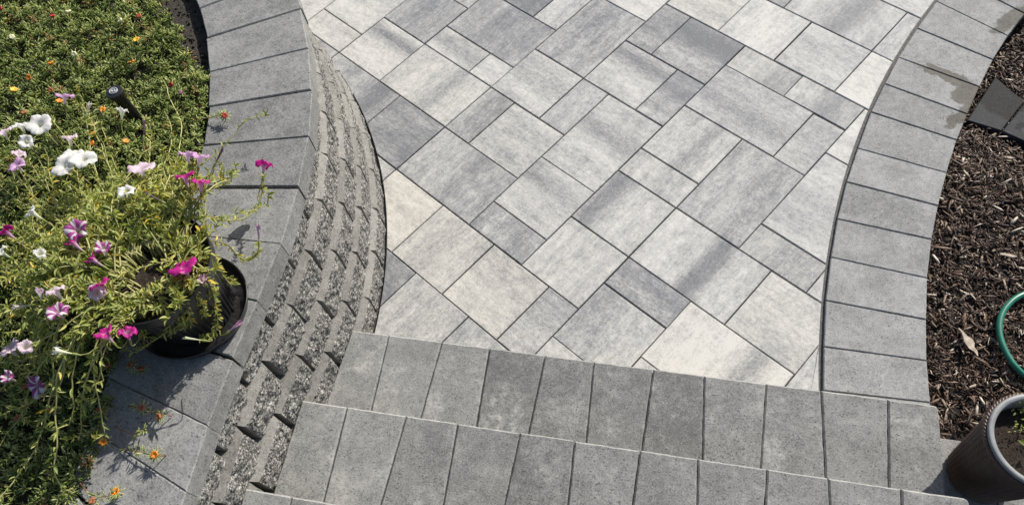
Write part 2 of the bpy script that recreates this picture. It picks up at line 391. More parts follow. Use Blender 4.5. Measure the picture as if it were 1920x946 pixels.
# u0,v0,u1,v1, tone, axis(1: streaks run along v), band position (-.5...5), strength, width, warm
D = None
PAVERS = [
 (-6,0,-4,2,.80,1,0,0,1,.2), (-6,2,-4,4,.72,1,0,0,1,0), (-4,3,-2,5,.6,0,0,0,1,0), (-2,4,0,6,.55,1,0,0,1,0), (-6,4,-4,7,.6,0,0,0,1,0), (-4,5,-2,7,.6,0,0,0,1,0),
 (-4,0,-2,1,.72,0,0,0,1,.2), (-4,1,-2,3,.74,0,.35,.25,.2,.1), (-2,0,0,2,.72,0,.27,.62,.13,.1), (-2,2,0,4,.47,1,.1,.15,.3,0),
 (0,2,2,3,.64,0,-.1,.22,.25,.15), (2,2,3,3,.66,0,0,0,1,0), (0,3,3,5,.44,1,.1,.1,.3,0), (2,5,3,7,.62,1,0,0,1,0), (0,5,2,7,.30,0,0,0,1,0),
 (3,4,5,7,.43,1,0,0,1,0), (0,0,3,2,.70,1,.12,.46,.11,.15), (-2,-2,1,0,.50,1,.30,.32,.2,0), (1,-2,3,0,.34,0,0,0,1,0), (-4,-2,-2,0,.55,1,0,0,1,0),
 (3,0,4,2,.50,1,.0,.15,.4,.2), (4,0,6,2,.64,0,0,0,1,.2), (3,2,5,4,.67,0,.3,.18,.2,.1), (5,2,6,4,.55,1,-.2,.12,.3,0), (5,4,7,6,.62,0,.28,.45,.16,.1),
 (7,4,8,6,.50,0,.25,.32,.3,0), (5,6,6,8,.44,0,.1,.2,.3,.1), (6,6,8,8,.42,0,.28,.28,.25,0), (3,7,5,9,.72,0,0,0,1,.1), (5,8,7,10,.74,0,-.2,.15,.2,.35),
 (7,8,9,10,.76,1,0,0,1,.1), (9,8,11,10,.66,0,.2,.15,.3,0), (8,10,11,12,.60,1,.05,.32,.2,0), (6,10,8,12,.45,1,0,0,1,0), (5,10,6,12,.6,1,0,0,1,0), (3,9,5,12,.6,0,0,0,1,0),
 (11,10,12,12,.58,1,0,0,1,0), (9,12,12,14,.60,0,0,0,1,0), (11,8,13,10,.84,0,0,0,1,.15), (8,7,10,8,.60,1,.35,.25,.3,.3), (10,7,12,8,.60,1,.15,.45,.22,.1),
 (8,5,11,7,.55,0,-.05,.22,.3,0), (11,5,12,7,.52,0,0,.08,.4,.1), (12,6,13,8,.75,0,0,0,1,.1), (12,3,14,6,.70,0,-.12,.28,.25,0), (14,3,15,5,.6,0,0,0,1,0),
 (8,3,10,5,.66,1,.15,.2,.12,.15), (8,2,10,3,.62,1,0,0,1,.15), (10,2,12,5,.52,1,.25,.12,.3,.1), (6,1,8,4,.66,0,.1,.36,.17,.05), (3,-2,6,0,.50,1,.05,.12,.2,.05),
 (6,-1,8,1,.65,0,.15,.2,.2,.1), (6,-2,8,-1,.40,1,0,0,1,0), (8,0,10,2,.66,1,-.36,.55,.16,.1), (8,-2,10,0,.66,1,.3,.12,.1,.15), (10,-1,12,0,.46,0,.3,.12,.3,0),
 (10,0,13,2,.66,1,.06,.62,.10,.05), (12,2,14,3,.56,1,.1,.22,.3,.3), (14,2,15,3,.6,1,0,0,1,.1), (13,0,15,2,.72,0,-.3,.1,.2,.3), (15,1,16,2,.75,0,0,0,1,0), (15,-1,16,1,.68,1,0,0,1,0),
 (12,-2,15,0,.84,1,.22,.62,.12,.3), (10,-3,12,-1,.56,1,-.35,.26,.2,.05), (12,-4,14,-2,.70,0,0,0,1,.1), (9,-4,10,-2,.52,0,.3,.2,.3,.1), (10,-5,12,-3,.62,0,0,0,1,.1),
 (7,-4,9,-2,.64,0,.0,.0,.3,.5), (5,-4,7,-2,.64,1,.0,.12,.2,.45), (3,-4,5,-2,.74,0,0,0,1,.7), (6,-6,8,-4,.62,1,.2,.25,.2,.1), (4,-6,6,-4,.30,0,0,0,1,0),
 (8,-6,10,-4,.50,1,0,0,1,0), (1,-4,3,-2,.62,1,0,0,1,.2), (14,-4,16,-2,.6,1,0,0,1,0), (15,-2,17,-1,.6,1,0,0,1,0), (12,12,14,14,.6,0,0,0,1,0), (7,12,9,14,.6,0,0,0,1,0), (5,12,7,14,.6,1,0,0,1,0), (3,12,5,14,.55,1,0,0,1,0),
 (1,7,3,9,.6,0,0,0,1,0), (-1,7,1,9,.5,0,0,0,1,0), (1,9,3,12,.55,1,0,0,1,0), (-1,9,1,11,.6,1,0,0,1,0),
]
for (u0, v0, u1, v1, tone, axis, bp_, bs_, bw_, warm) in PAVERS:
    cx, cy = (u0 + u1) * U / 2, (v0 + v1) * U / 2; gg = 0.0024
    jx, jy = random.uniform(-.0013, .0013), random.uniform(-.0013, .0013); rot = random.uniform(-.0025, .0025)
    poly = []
    for (a, b) in ((u0, v0), (u1, v0), (u1, v1), (u0, v1)):
        x = a * U + (gg if a == u0 else -gg) - cx; y = b * U + (gg if b == v0 else -gg) - cy
        poly.append(Vector((cx + jx + x - rot * y, cy + jy + y + rot * x)))
    for f in (keep_wall, keep_edge, keep_step):
        if poly: poly = clip(poly, f)
    if not poly or abs(area(poly)) < 0.0004: continue
    c = Vector((cx, cy)); loc = [p - c for p in poly]
    v, f = prism(loc, -0.06, 0.0, 0.0028)
    o = link('paver', mesh('paver', v, f, M_PAVER), patio, (cx, cy, random.uniform(-0.0012, 0.0012)))
    o.rotation_euler = (random.uniform(-.003, .003), random.uniform(-.003, .003), 0)
    size = (u1 - u0) * U if axis else (v1 - v0) * U
    o['tone'] = 0.56 + (tone - 0.58) * 1.2; o['warm'] = float(warm); o['axis'] = float(axis)
    o['band_pos'] = bp_ * size; o['band_strength'] = 1.2 * bs_; o['band_width'] = max(0.02, bw_ * size)

# coarse grit filling the gap between the cut pavers and the edging course
v, f = [], []
for i in range(41):
    a = rad(150 + i * 2.2)
    for r in (KR - 0.012, KR + 0.03): v.append((KC.x + r * math.cos(a), KC.y + r * math.sin(a), -0.0035))
f = [(2 * i, 2 * i + 1, 2 * i + 3, 2 * i + 2) for i in range(40)]
grit = tag(link('edge_grit', mesh('edge_grit', v, f, M_GAP)), 'coarse dark grit in the gap along the right edging', 'grit', kind='stuff')

# ------------------------------------------------------------------ split-face blocks
def split_block(a, b, depth, z0, z1, bev, gap0, gap1, seed, amp=0.0072):
    """a,b: front corners (2D) seen from outside left->right is a->b with outside on the right of a->b ; local origin at mid front"""
    mid = (a + b) / 2; ex = (b - a); W = ex.length; ex.normalize(); en = Vector((ex.y, -ex.x))   # en points outwards
    nu, nv = max(10, int(W / 0.006)), max(6, int((z1 - bev - z0) / 0.0065)); V = []; F = []; MI = []
    xl, xr = -W / 2 + gap0, W / 2 - gap1
    for j in range(nv + 1):
        for i in range(nu + 1):
            x = xl + (xr - xl) * i / nu; z = z0 + (z1 - bev - z0) * j / nv
            q = Vector((x * 1.0 + seed * 7.3, z, seed * 3.1))
            d = mnoise.noise(q * 20) * 1.25 + mnoise.noise(q * 60) * 0.85 + mnoise.noise(q * 160) * 0.5
            e = min(1.0, (nu - i) / 2, i / 2) * min(1.0, (nv - j) / 1.5)
            e2 = min(1.0, min(i, nu - i) / 4) * min(1.0, (nv - j) / 3 + .3)
            V.append((x, amp * d * (0.25 + 0.75 * e) - 0.002 + 0.004 * e2, z))
    for j in range(nv):
        for i in range(nu):
            k = j * (nu + 1) + i; F.append((k, k + 1, k + nu + 2, k + nu + 1)); MI.append(0)
    top = nv * (nu + 1); base = len(V)
    for i in range(nu + 1):                                   # sloping ledge: row at its back edge
        t_ = i / nu; V.append((-W / 2 + 0.001 + (W - 0.002) * t_, -bev, z1))
    for i in range(nu): F.append((top + i, top + i + 1, base + i + 1, base + i)); MI.append(1)
    b2 = len(V)
    V += [(-W / 2 + 0.001, -0.055, z0), (W / 2 - 0.001, -0.055, z0), (W / 2 - 0.001, -0.055, z1), (-W / 2 + 0.001, -0.055, z1),
          (-W / 2 * .9, -depth, z0), (W / 2 * .9, -depth, z0), (W / 2 * .9, -depth, z1), (-W / 2 * .9, -depth, z1)]
    F += [tuple(base + i for i in range(nu + 1)) + (b2 + 2, b2 + 3), (b2 + 3, b2 + 2, b2 + 6, b2 + 7)]; MI += [1, 1]
    left = [j * (nu + 1) for j in range(nv + 1)]; right = [j * (nu + 1) + nu for j in range(nv + 1)]
    F += [tuple([b2] + left + [base, b2 + 3]), tuple([b2 + 2, base + nu] + right[::-1] + [b2 + 1])]; MI += [1, 1]
    F += [(b2, b2 + 3, b2 + 7, b2 + 4), (b2 + 1, b2 + 5, b2 + 6, b2 + 2), (b2 + 4, b2 + 7, b2 + 6, b2 + 5)]; MI += [1, 1, 1]
    me = mesh('wall_block', V, F, [M_SPLIT, M_LEDGE], midx=MI)
    return me, mid, math.atan2(ex.y, ex.x)

def place_block(parent, name, a, b, depth, z0, z1, bev, g0, g1, seed, tone=0.0, amp=0.0075):
    # the local y axis points outwards, x from a to b
    me, mid, ang = split_block(a, b, depth, z0, z1, bev, g0, g1, seed, amp)
    for vv in me.vertices: vv.co.y = -vv.co.y
    me.flip_normals()
    o = link(name, me, parent, (mid.x, mid.y, 0)); o.rotation_euler = (0, 0, ang); o['tone'] = tone; o['bloom'] = 0.0
    return o

# ------------------------------------------------------------------ curved retaining wall on the left
wall = tag(empty('retaining_wall', (CC.x, CC.y, 0)), 'curved grey split-face retaining wall with smooth capstones around the flower bed', 'garden wall')
wall.location = (0, 0, 0)
PITCH = 5.70
courses = [  # first joint angle, face radius, z0, z1
    (60.98, 2.279, -0.025, 0.130), (47.10, 2.252, 0.130, 0.285), (45.00, 2.230, 0.285, 0.440), (42.50, 2.206, 0.440, 0.595), (40.1, 2.183, 0.595, 0.750)]
for k, (j0, r, z0, z1) in enumerate(courses):
    n0 = int((j0 + 6) / PITCH); th = j0 - n0 * PITCH
    while th < 88:
        t1 = th + PITCH
        jit = random.uniform(-0.25, 0.25)
        a, b = polar(th, r), polar(t1, r)
        gapf = 0.012 if th < 50 else 0.006
        place_block(wall, 'wall_block', a, b, 0.20, z0 + (0.0006 if k else 0), z1, 0.023, gapf * random.uniform(.35, 1.0), gapf * random.uniform(.35, 1.3), k * 31 + th,
                    tone=random.uniform(-.10, .18) - (0.16 if th < 33 and random.random() < .6 else 0))  # low-angle ledges get a darker tone: shade from the grazing sun painted in
        th = t1
capj = [88.5, 83.2, 77.9, 72.6, 67.3, 61.76, 55.91, 50.35, 44.78, 39.32, 33.67, 28.26, 23.40, 18.24, 13.89, 9.6, 5.2, 0.8]
for i in range(len(capj) - 1):
    t1, t0 = capj[i], capj[i + 1]
    ro, ri = 2.232, 1.852
    g = random.uniform(0.0010, 0.0022) if not (i in (5, 6, 12)) else 0.0034
    a, b, c, d = polar(t0, ro), polar(t1, ro), polar(t1 + random.uniform(-.15, .25), ri), polar(t0, ri)
    c = polar(t1, ri)
    ex = (b - a).normalized()
    poly = [a + ex * g, b - ex * g, c - (c - d).normalized() * g, d + (c - d).normalized() * g]
    ctr = sum(poly, Vector((0, 0))) / 4; ang = math.atan2((a - d).y, (a - d).x); R2 = Matrix.Rotation(-ang, 2)
    loc = [R2 @ (p - ctr) for p in poly]
    v, f = prism(loc, 0.752, WALL_TOP, 0.0035, rough=0.0006)
    o = link('capstone', mesh('capstone', v, f, M_CAP), wall, (ctr.x, ctr.y, random.uniform(-.0015, .0015))); o.rotation_euler = (random.uniform(-.004, .004), random.uniform(-.004, .004), ang)
    o['tone'] = random.uniform(-.12, .12); o['bloom'] = 0.0

# ------------------------------------------------------------------ steps
steps = tag(empty('garden_steps', (0, 0, 0)), 'grey stone steps coming down to the pale patio', 'steps')
nose_px = [[(650,617),(728.9,626.5),(829.5,637.3),(917.6,650.6),(1021.8,664.2),(1113.4,675.7),(1224.7,690.9),(1320.6,703.5),(1436.7,717.9),(1539.1,731.5),(1664.9,747.7)],
           [(570,750),(649.8,763.8),(761.2,779.2),(858.3,790.7),(975,808.7),(1077.5,823.4),(1200.6,841.1),(1309.1,858),(1438.5,877.8),(1552.6,895.6),(1690,915.5)]]
wide_first = [0, 0, 0, 0]
for s in range(4):
    z = RISE * (s + 1); off = GOING * s; org = N1 + E2 * off
    if s < 2:
        S = [(at(x, y, z).xy - org).dot(E1) for x, y in nose_px[s]]
        base = S[0]
    else:
        base = (0.095, 0.175)[s - 2] - 0.06 * (s - 2)
        base = (at(458, 914, RISE * 3).xy - org).dot(E1) + (0.10 if s == 3 else 0)
        S = [base]; wd = 0.165
        while S[-1] + 0.1 < STEP_END: S.append(S[-1] + wd); wd = 0.222 if len(S) % 2 == 0 else 0.19
    S = [q for q in S if q < STEP_END - 0.06] + [STEP_END]
    depth = 0.405
    for i in range(len(S) - 1):
        wide = (i % 2 == 1)
        tp = 0.0155
        def back(idx):
            if idx == 0: return S[0] + (0.0 if s < 2 else 0)
            if idx == len(S) - 1: return S[-1]
            left_wide = ((idx - 1) % 2 == 1)
            return S[idx] + (-tp if left_wide else tp)
        g = random.uniform(0.0008, 0.0019)
        # left end of the course follows the wall face
        l0, l1 = S[i] + g, back(i) + g
        r0, r1 = S[i + 1] - g, back(i + 1) - g
        if i == 0:
            fr = (2.252, 2.230, 2.206, 2.183)[s] + 0.004
            q0 = org + E1 * (S[0]); q1 = org + E1 * (S[0]) + E2 * depth
            def to_face(q):
                for _ in range(40):
                    q = q + E1 * ((fr - wall_r(q)) / max(0.3, E1.dot((q - CC).normalized())))
                return q
            l0 = (to_face(q0) - org).dot(E1); l1 = (to_face(q1) - org).dot(E1)
        poly = [org + E1 * l0, org + E1 * l1 + E2 * depth, org + E1 * r1 + E2 * depth, org + E1 * r0]
        if i == len(S) - 2:      # eased outer corner of the end stone
            c0 = poly.pop(); poly += [c0 + E2 * 0.014, c0 + E2 * .004 - E1 * .004, c0 - E1 * 0.014]
        ctr = org + E1 * ((S[i] + S[i + 1]) / 2) + E2 * depth / 2; R2 = Matrix.Rotation(-math.atan2(E1.y, E1.x), 2)
        loc = [R2 @ (p - ctr) for p in poly]
        if area(loc) < 0: loc = loc[::-1]
        v, f = prism(loc, z - 0.062, z, 0.0055, rough=0.0009)
        o = link('tread_stone', mesh('tread_stone', v, f, [M_TREAD, M_WORN_LIT], midx=[0, 0] + [1 if (k_ % 2 and sum(v[q_][1] for q_ in ff) / 4 > depth / 2 - .009) else 0 for k_, ff in enumerate(f[2:])]), steps, (ctr.x, ctr.y, random.uniform(-.0012, .0012)))
        o.rotation_euler = (random.uniform(-.003, .003), random.uniform(-.003, .003), math.atan2(E1.y, E1.x))
        o['tone'] = random.choice([-.16, -.10, -.05, 0.0, .08, .12]); o['bloom'] = random.choice([.3, .5, .7, .9])
        if s == 0: o['tone'] = [.08, .12, .06, -.18, -.10, -.12, -.20, .0, -.04, .06, .0][min(i, 10)]
        if s == 1: o['tone'] = [.10, .14, -.06, -.08, -.18, .02, -.05, -.02, .0, .05, 0][min(i, 10)]
    q4 = [org + E1 * (base + .02) + E2 * .012, org + E1 * (base + .02) + E2 * (depth - .01), org + E1 * (STEP_END - .02) + E2 * (depth - .01), org + E1 * (STEP_END - .02) + E2 * .012]
    link('joint_bed', mesh('joint_bed', [(p.x, p.y, z - .011) for p in q4], [(0, 1, 2, 3)], M_GAP), steps)
    # riser blocks under the nose
    nb = 7; x0 = base + 0.06; Wd = (STEP_END - 0.02 - x0) / nb
    for i in range(nb):
        a = org + E2 * 0.006 + E1 * (x0 + Wd * i); b = org + E2 * 0.006 + E1 * (x0 + Wd * (i + 1))
        place_block(steps, 'riser_block', b, a, 0.30, z - RISE - 0.012 if s else -0.05, z - 0.063, 0.004, .002, .002, 200 + s * 20 + i, 0, 0.0025)
for o in [c for c in steps.children if c.name.startswith('riser_block')]: pass

# ------------------------------------------------------------------ curved edging on the right
ro = [(1889,67),(1862,112),(1838,163),(1816,214),(1796,263),(1777,324),(1761,386),(1748,449),(1740,521),(1739,599),(1740,676),(1747,755)]
ri = [(1758,3),(1723,54),(1687,108),(1663,158),(1634,210),(1614,279),(1589,341),(1570,410),(1560,482),(1550,563),(1548,650),(1546,732)]
EZ = 0.012
RO = [at(x, y, EZ).xy for x, y in ro]; RI = [at(x, y, EZ).xy for x, y in ri]
def onr(p, r): return KC + (p - KC).normalized() * r
RI = [p.lerp(onr(p, KR), 0.75) for p in RI]
KO = KR - 0.368
RO = [p.lerp(onr(p, KO), 0.35) for p in RO]
def stepang(p, da, r):
    d = p - KC; a = math.atan2(d.y, d.x) + da; return KC + Vector((math.cos(a), math.sin(a))) * r
for k in range(4): RI.insert(0, stepang(RI[0], -0.047, KR)); RO.insert(0, stepang(RO[0], -0.047, KO))
RI.append(stepang(RI[-1], 0.046, KR)); RO.append(stepang(RO[-1], 0.046, KO))
edging = tag(empty('patio_edging', (0, 0, 0)), 'low curved grey stone edging between the patio and the bark mulch', 'edging')
for i in range(len(RI) - 1):
    a, b, c, d = RI[i], RI[i + 1], RO[i + 1], RO[i]
    g = random.uniform(0.0010, 0.0024)
    poly = [a + (b - a).normalized() * g, b - (b - a).normalized() * g, c + (d - c).normalized() * g, d - (d - c).normalized() * g]
    ctr = sum(poly, Vector((0, 0))) / 4; ang = math.atan2((d - a).y, (d - a).x); R2 = Matrix.Rotation(-ang, 2)
    loc = [R2 @ (p - ctr) for p in poly]
    if area(loc) < 0: loc = loc[::-1]
    v, f = prism(loc, EZ - 0.075, EZ, 0.003, rough=0.0006)
    o = link('edging_stone', mesh('edging_stone', v, f, M_EDGE), edging, (ctr.x, ctr.y, random.uniform(-.001, .001))); o.rotation_euler = (random.uniform(-.003, .003), random.uniform(-.003, .003), ang)
    o['tone'] = random.uniform(-.10, .12); o['bloom'] = random.choice([0, 0, .3, .5])
    # two battered courses of wall under each pair of stones, on the mulch side
for k in range(3):
    z1 = EZ - 0.077 - 0.155 * k; z0 = z1 - 0.1545; r = KO + 0.012 - 0.034 * k
    a0 = math.atan2((RO[0] - KC).y, (RO[0] - KC).x) % (2 * math.pi); a1 = math.atan2((RO[-1] - KC).y, (RO[-1] - KC).x) % (2 * math.pi)
    n = 13
    for i in range(n):
        t0 = a0 + (a1 - a0) * (i + (0.5 if k == 1 else 0)) / n; t1 = a0 + (a1 - a0) * (i + 1 + (0.5 if k == 1 else 0)) / n
        p0 = KC + Vector((math.cos(t0), math.sin(t0))) * r; p1 = KC + Vector((math.cos(t1), math.sin(t1))) * r
        place_block(edging, 'wall_block', p1, p0, 0.2, z0, z1, 0.024, .003, .003, 400 + k * 30 + i, -0.1, 0.005)

# ------------------------------------------------------------------ mulch bed
def mulch_z(x, y):
    t = min(1, max(0, (y - 1.25) / 0.55)); t = t * t * (3 - 2 * t)
    return -0.055 - 0.085 * t
v = []; f = []; nx, ny = 34, 52
for j in range(ny + 1):
    y = -0.9 + 5.6 * j / ny
    for i in range(nx + 1):
        # inner border hides under the edging wall
        dy = KC.y - y; xi = KC.x - math.sqrt(max(0.1, (KO + 0.06) ** 2 - dy * dy))
        if y < 0.05: xi = max(xi, 2.95 + (0.05 - y) * 0.66)
        x = xi + (6.0 - xi) * (i / nx) ** 1.5
        v.append((x, y, mulch_z(x, y) - 0.012 + 0.018 * mnoise.noise(Vector((x * 9, y * 9, 0)))))
for j in range(ny):
    for i in range(nx):
        k = j * (nx + 1) + i; f.append((k, k + 1, k + nx + 2, k + nx + 1))
tag(link('mulch_bed', mesh('mulch_bed', v, f, M_EARTH, True)), kind='structure')
# wide ground so that nothing ends in the void beyond the garden
gv = [(-60, -60, -0.6), (60, -60, -0.6), (60, 60, -0.6), (-60, 60, -0.6)]
tag(link('ground', mesh('ground', gv, [(0, 1, 2, 3)], M_SOIL)), kind='structure')

def chip_template():
    # splintered flat strip, ragged ends, unit length along y
    pts = [(-.35, -.5), (.1, -.62), (.5, -.42), (.42, .1), (.5, .38), (.12, .60), (-.2, .44), (-.5, .05)]
    n = len(pts); tv = [(x, y, .5) for x, y in pts] + [(x * .9, y * .97, -.5) for x, y in pts]
    tf = [(0, i, i + 1) for i in range(1, n - 1)] + [(n, n + i + 1, n + i) for i in range(1, n - 1)]
    for i in range(n):
        j = (i + 1) % n; tf += [(i, n + i, n + j), (i, n + j, j)]
    return np.array(tv, float), np.array(tf, int)
tv, tf = chip_template()
N = 25000; xs = []; 
while len(xs) < N:
    y = random.uniform(-0.1, 2.75); dy = KC.y - y; xi = KC.x - math.sqrt((KO + 0.0) ** 2 - dy * dy)
    if y < 0.12: xi = max(xi, 2.985 + (0.10 - y) * 0.66)
    wid = 0.75 if random.random() < .75 else 1.5
    x = xi + 0.006 + random.random() * wid
    p = Vector((x, y))
    if (p - Vector((3.166, 0.112))).length < 0.16: continue
    t_ = (p - N1).dot(E2); s_ = (p - N1).dot(E1)
    if t_ > 0.05 and s_ < STEP_END + .3: continue
    xs.append((x, y, mulch_z(x, y) - 0.006 + 0.018 * mnoise.noise(Vector((x * 9, y * 9, 0))) + random.random() ** 1.6 * 0.024))
T = np.array(xs); az = RNG.uniform(0, 2 * np.pi, N); el = RNG.normal(0, 0.28, N)
d = np.stack([np.cos(az) * np.cos(el), np.sin(az) * np.cos(el), np.sin(el)], 1)
Mx = frames(d, RNG.normal(0, 0.5, N)); L = np.exp(RNG.normal(np.log(0.0145), 0.66, N)); L = np.clip(L, .004, .07)
Wd = np.clip(L * RNG.uniform(.08, .42, N), .0014, .012); Th = RNG.uniform(.0012, .0038, N)
Mx = Mx * np.stack([Wd, L, Th], 1)[:, None, :]
V, F = scatter(tv, tf, Mx, T); tint = np.clip(RNG.beta(1.5, 2.2, N) * 0.9 + (RNG.random(N) < .22) * RNG.uniform(.2, .6, N), 0, 1)
tag(link('bark_mulch', fastmesh('bark_mulch', V, F, M_CHIP, np.repeat(tint, len(tv)))), 'dark brown shredded bark mulch beside the right edging', 'mulch', kind='stuff')

def splinter(name, pts, wid, thick, label):
    """a flat torn piece of wood following pts, ragged outline"""
    V = []; F = []; n = len(pts)
    for i, p in enumerate(pts):
        a = pts[max(0, i - 1)]; b = pts[min(n - 1, i + 1)]; dv = (b - a).normalized(); sd_ = Vector((-dv.y, dv.x, 0)).normalized()
        wv = wid * math.sin(math.pi * (i + .35) / (n - 1 + .7)) * random.uniform(.6, 1.2)
        for sgn in (-1, 1):
            for tz in (0, thick): V.append(p + sd_ * sgn * wv * random.uniform(.8, 1.1) / 2 + Vector((0, 0, tz)))
    for i in range(n - 1):
        k = 4 * i; F += [(k + 1, k + 3, k + 7, k + 5), (k, k + 4, k + 6, k + 2), (k, k + 1, k + 5, k + 4), (k + 2, k + 6, k + 7, k + 3)]
    F += [(0, 2, 3, 1), (4 * n - 4, 4 * n - 3, 4 * n - 1, 4 * n - 2)]
    return tag(link(name, mesh(name, V, F, M_WOOD)), label, 'wood chip', 'larger pale wood pieces on the mulch')
def line(p0, p1, n, jig=0.003): return [p0.lerp(p1, i / (n - 1)) + Vector((random.uniform(-jig, jig), random.uniform(-jig, jig), random.uniform(0, jig))) for i in range(n)]
splinter('wood_splinter', line(at(1797, 616, -.03), at(1833, 668, -.022), 8), .030, .006, 'large pale torn wood splinter lying left of the green hose')
splinter('wood_splinter', line(at(1791, 284, -.10), at(1832, 294, -.09), 6, .001), .014, .007, 'long pale stick of wood against the edging below the dark slabs')
splinter('wood_splinter', line(at(1873, 476, -.03), at(1906, 482, -.03), 5, .002), .020, .006, 'grey flat wood chip on the mulch above the green hose')
splinter('wood_splinter', line(at(1908, 502, -.03), at(1925, 506, -.03), 4, .002), .013, .006, 'short cream wood chip at the right border above the hose')
splinter('wood_splinter', line(at(1876, 295, -.10), at(1903, 297, -.10), 4, .001), .011, .005, 'tan wood chip on the mulch just below the dark slabs')

# ------------------------------------------------------------------ dark slabs beyond the edging
slabs = tag(empty('dark_slab_ledge', (0, 0, 0)), 'damp dark stone slabs, shade put into their colour, beside the edging at upper right', 'stone slabs')
SZ = -0.10
q = [at(1866, 142, SZ).xy, at(1812, 226, SZ).xy, at(1878, 246, SZ).xy, at(1922, 190, SZ).xy]
qq = [q[3], q[2], at(1960, 283, SZ).xy, at(2010, 225, SZ).xy]
q = [q[0], q[1], q[2], q[3]]
for poly in (q, qq):
    ctr = sum(poly, Vector((0, 0))) / 4; loc = inset([p - ctr for p in poly] if area([p - ctr for p in poly]) > 0 else [p - ctr for p in poly][::-1], 0.0025)
    v, f = prism(loc, SZ - 0.24, SZ, 0.004, rough=.0006); o = link('slab', mesh('slab', v, f, M_SLAB), slabs, (ctr.x, ctr.y, 0)); o['tone'] = random.uniform(-.1, .2); o['bloom'] = 0.10

# ground-level slab carrying the planter, parallel to the steps
PZ = -0.03
base_slab = tag(empty('planter_slab', (0, 0, 0)), 'grey slab at the foot of the steps under the wicker planter', 'stone slab')
for i in range(2):
    a = N1 + E1 * (STEP_END + 0.004 + 0.245 * i) + E2 * 0.052
    poly = [a, a + E2 * 0.37, a + E2 * 0.37 + E1 * 0.241, a + E1 * 0.241]; ctr = sum(poly, Vector((0, 0))) / 4
    loc = [p - ctr for p in poly]; loc = loc if area(loc) > 0 else loc[::-1]
    v, f = prism(loc, PZ - 0.07, PZ, 0.003); o = link('slab', mesh('slab', v, f, M_TREAD), base_slab, (ctr.x, ctr.y, 0)); o['tone'] = 0.1; o['bloom'] = 0.2

# ------------------------------------------------------------------ generic lathe / tube
def lathe(prof, n, wob=None):
    v = []; f = []
    for (r, z) in prof:
        for i in range(n): a = 2 * math.pi * i / n; v.append((r * math.cos(a), r * math.sin(a), z))
    for k in range(len(prof) - 1):
        for i in range(n): j = (i + 1) % n; f.append((k * n + i, k * n + j, (k + 1) * n + j, (k + 1) * n + i))
    return v, f
def tube(pts, r, n=8, taper=1.0, close=True):
    V = []; F = []; m_ = len(pts)
    for i, p in enumerate(pts):
        dv = (pts[min(m_ - 1, i + 1)] - pts[max(0, i - 1)]).normalized(); up = Vector((0, 0, 1)) if abs(dv.z) < .9 else Vector((1, 0, 0))
        x = dv.cross(up).normalized(); y = x.cross(dv); rr = r * (1 + (taper - 1) * i / (m_ - 1))
        for k in range(n): a = 2 * math.pi * k / n; V.append(p + x * rr * math.cos(a) + y * rr * math.sin(a))
    for i in range(m_ - 1):
        for k in range(n): j = (k + 1) % n; F.append((i * n + k, i * n + j, (i + 1) * n + j, (i + 1) * n + k))
    if close: F += [tuple(range(n - 1, -1, -1)), tuple((m_ - 1) * n + k for k in range(n))]
    return V, F
def spline(pts, n):
    out = []; P = [pts[0]] + list(pts) + [pts[-1]]
    for i in range(1, len(P) - 2):
        for k in range(n):
            t = k / n; a, b, c, d = P[i - 1], P[i], P[i + 1], P[i + 2]
            out.append(0.5 * ((2 * b) + (c - a) * t + (2 * a - 5 * b + 4 * c - d) * t * t + (3 * b - a - 3 * c + d) * t ** 3))
    out.append(pts[-1]); return out

# ------------------------------------------------------------------ garden hose
hp = [at(x, y, z) for x, y, z in ((2060, 640, -.045), (2010, 560, -.04), (1955, 543, -.03), (1920, 551, -.022), (1895, 566, -.02), (1877, 592, -.02), (1874, 625, -.02), (1886, 660, -.02), (1905, 688, -.022), (1930, 708, -.03), (1990, 735, -.035), (2080, 770, -.04))]
V, F = tube(spline(hp, 8), 0.0118, 12)
tag(link('garden_hose', mesh('garden_hose', V, F, M_HOSE, True)), 'green garden hose looping across the bark mulch', 'hose')

# ------------------------------------------------------------------ wicker planter
PR, PH = 0.155, 0.415
pc = Vector((3.166, 0.112)); prim = PZ + PH
planter = tag(empty('wicker_planter', (pc.x, pc.y, PZ)), 'round dark brown wicker planter beside the steps at lower right', 'planter')
n, rows = 240, 48; V = []; F = []
for j in range(rows * 4 + 1):
    z = 0.002 + (PH - 0.03) * j / (rows * 4); r0 = PR * (0.67 + 0.33 * z / PH); row = j // 4; fr = (j % 4) / 4
    prof = math.sin(math.pi * fr)
    for i in range(n):
        a = 2 * math.pi * i / n; wv = math.cos(a * 20 + math.pi * row)
        r = r0 + 0.0034 * prof * (0.55 + 0.6 * wv) - 0.0022 * (1 - prof)
        V.append((r * math.cos(a), r * math.sin(a), z))
for j in range(rows * 4):
    for i in range(n): k = (i + 1) % n; F.append((j * n + i, j * n + k, (j + 1) * n + k, (j + 1) * n + i))
F.append(tuple(range(n - 1, -1, -1)))
link('basket', mesh('basket', V, F, M_WICKER, True), planter)
V = []; F = []
for s_ in range(3):    # rolled braid at the top: three twisted strands
    pts = []
    for i in range(181):
        a = 2 * math.pi * i / 180; tw = a * 26 + s_ * 2 * math.pi / 3; rr = PR + 0.001 + 0.004 * math.cos(tw)
        pts.append(Vector((rr * math.cos(a), rr * math.sin(a), PH - 0.022 + 0.004 * math.sin(tw) + .008)))
    v, f = tube(pts, 0.0052, 6, close=False); F += [tuple(k + len(V) for k in ff) for ff in f]; V += v
link('braided_edge', mesh('braided_edge', V, F, M_WICKER, True), planter)
v, f = lathe([(PR - .001, PH - .02), (PR - .0005, PH + .002), (PR - .003, PH + .005), (PR - .016, PH + .004), (PR - .019, PH), (PR - .022, PH - .05), (PR - .026, PH - .09)], 96)
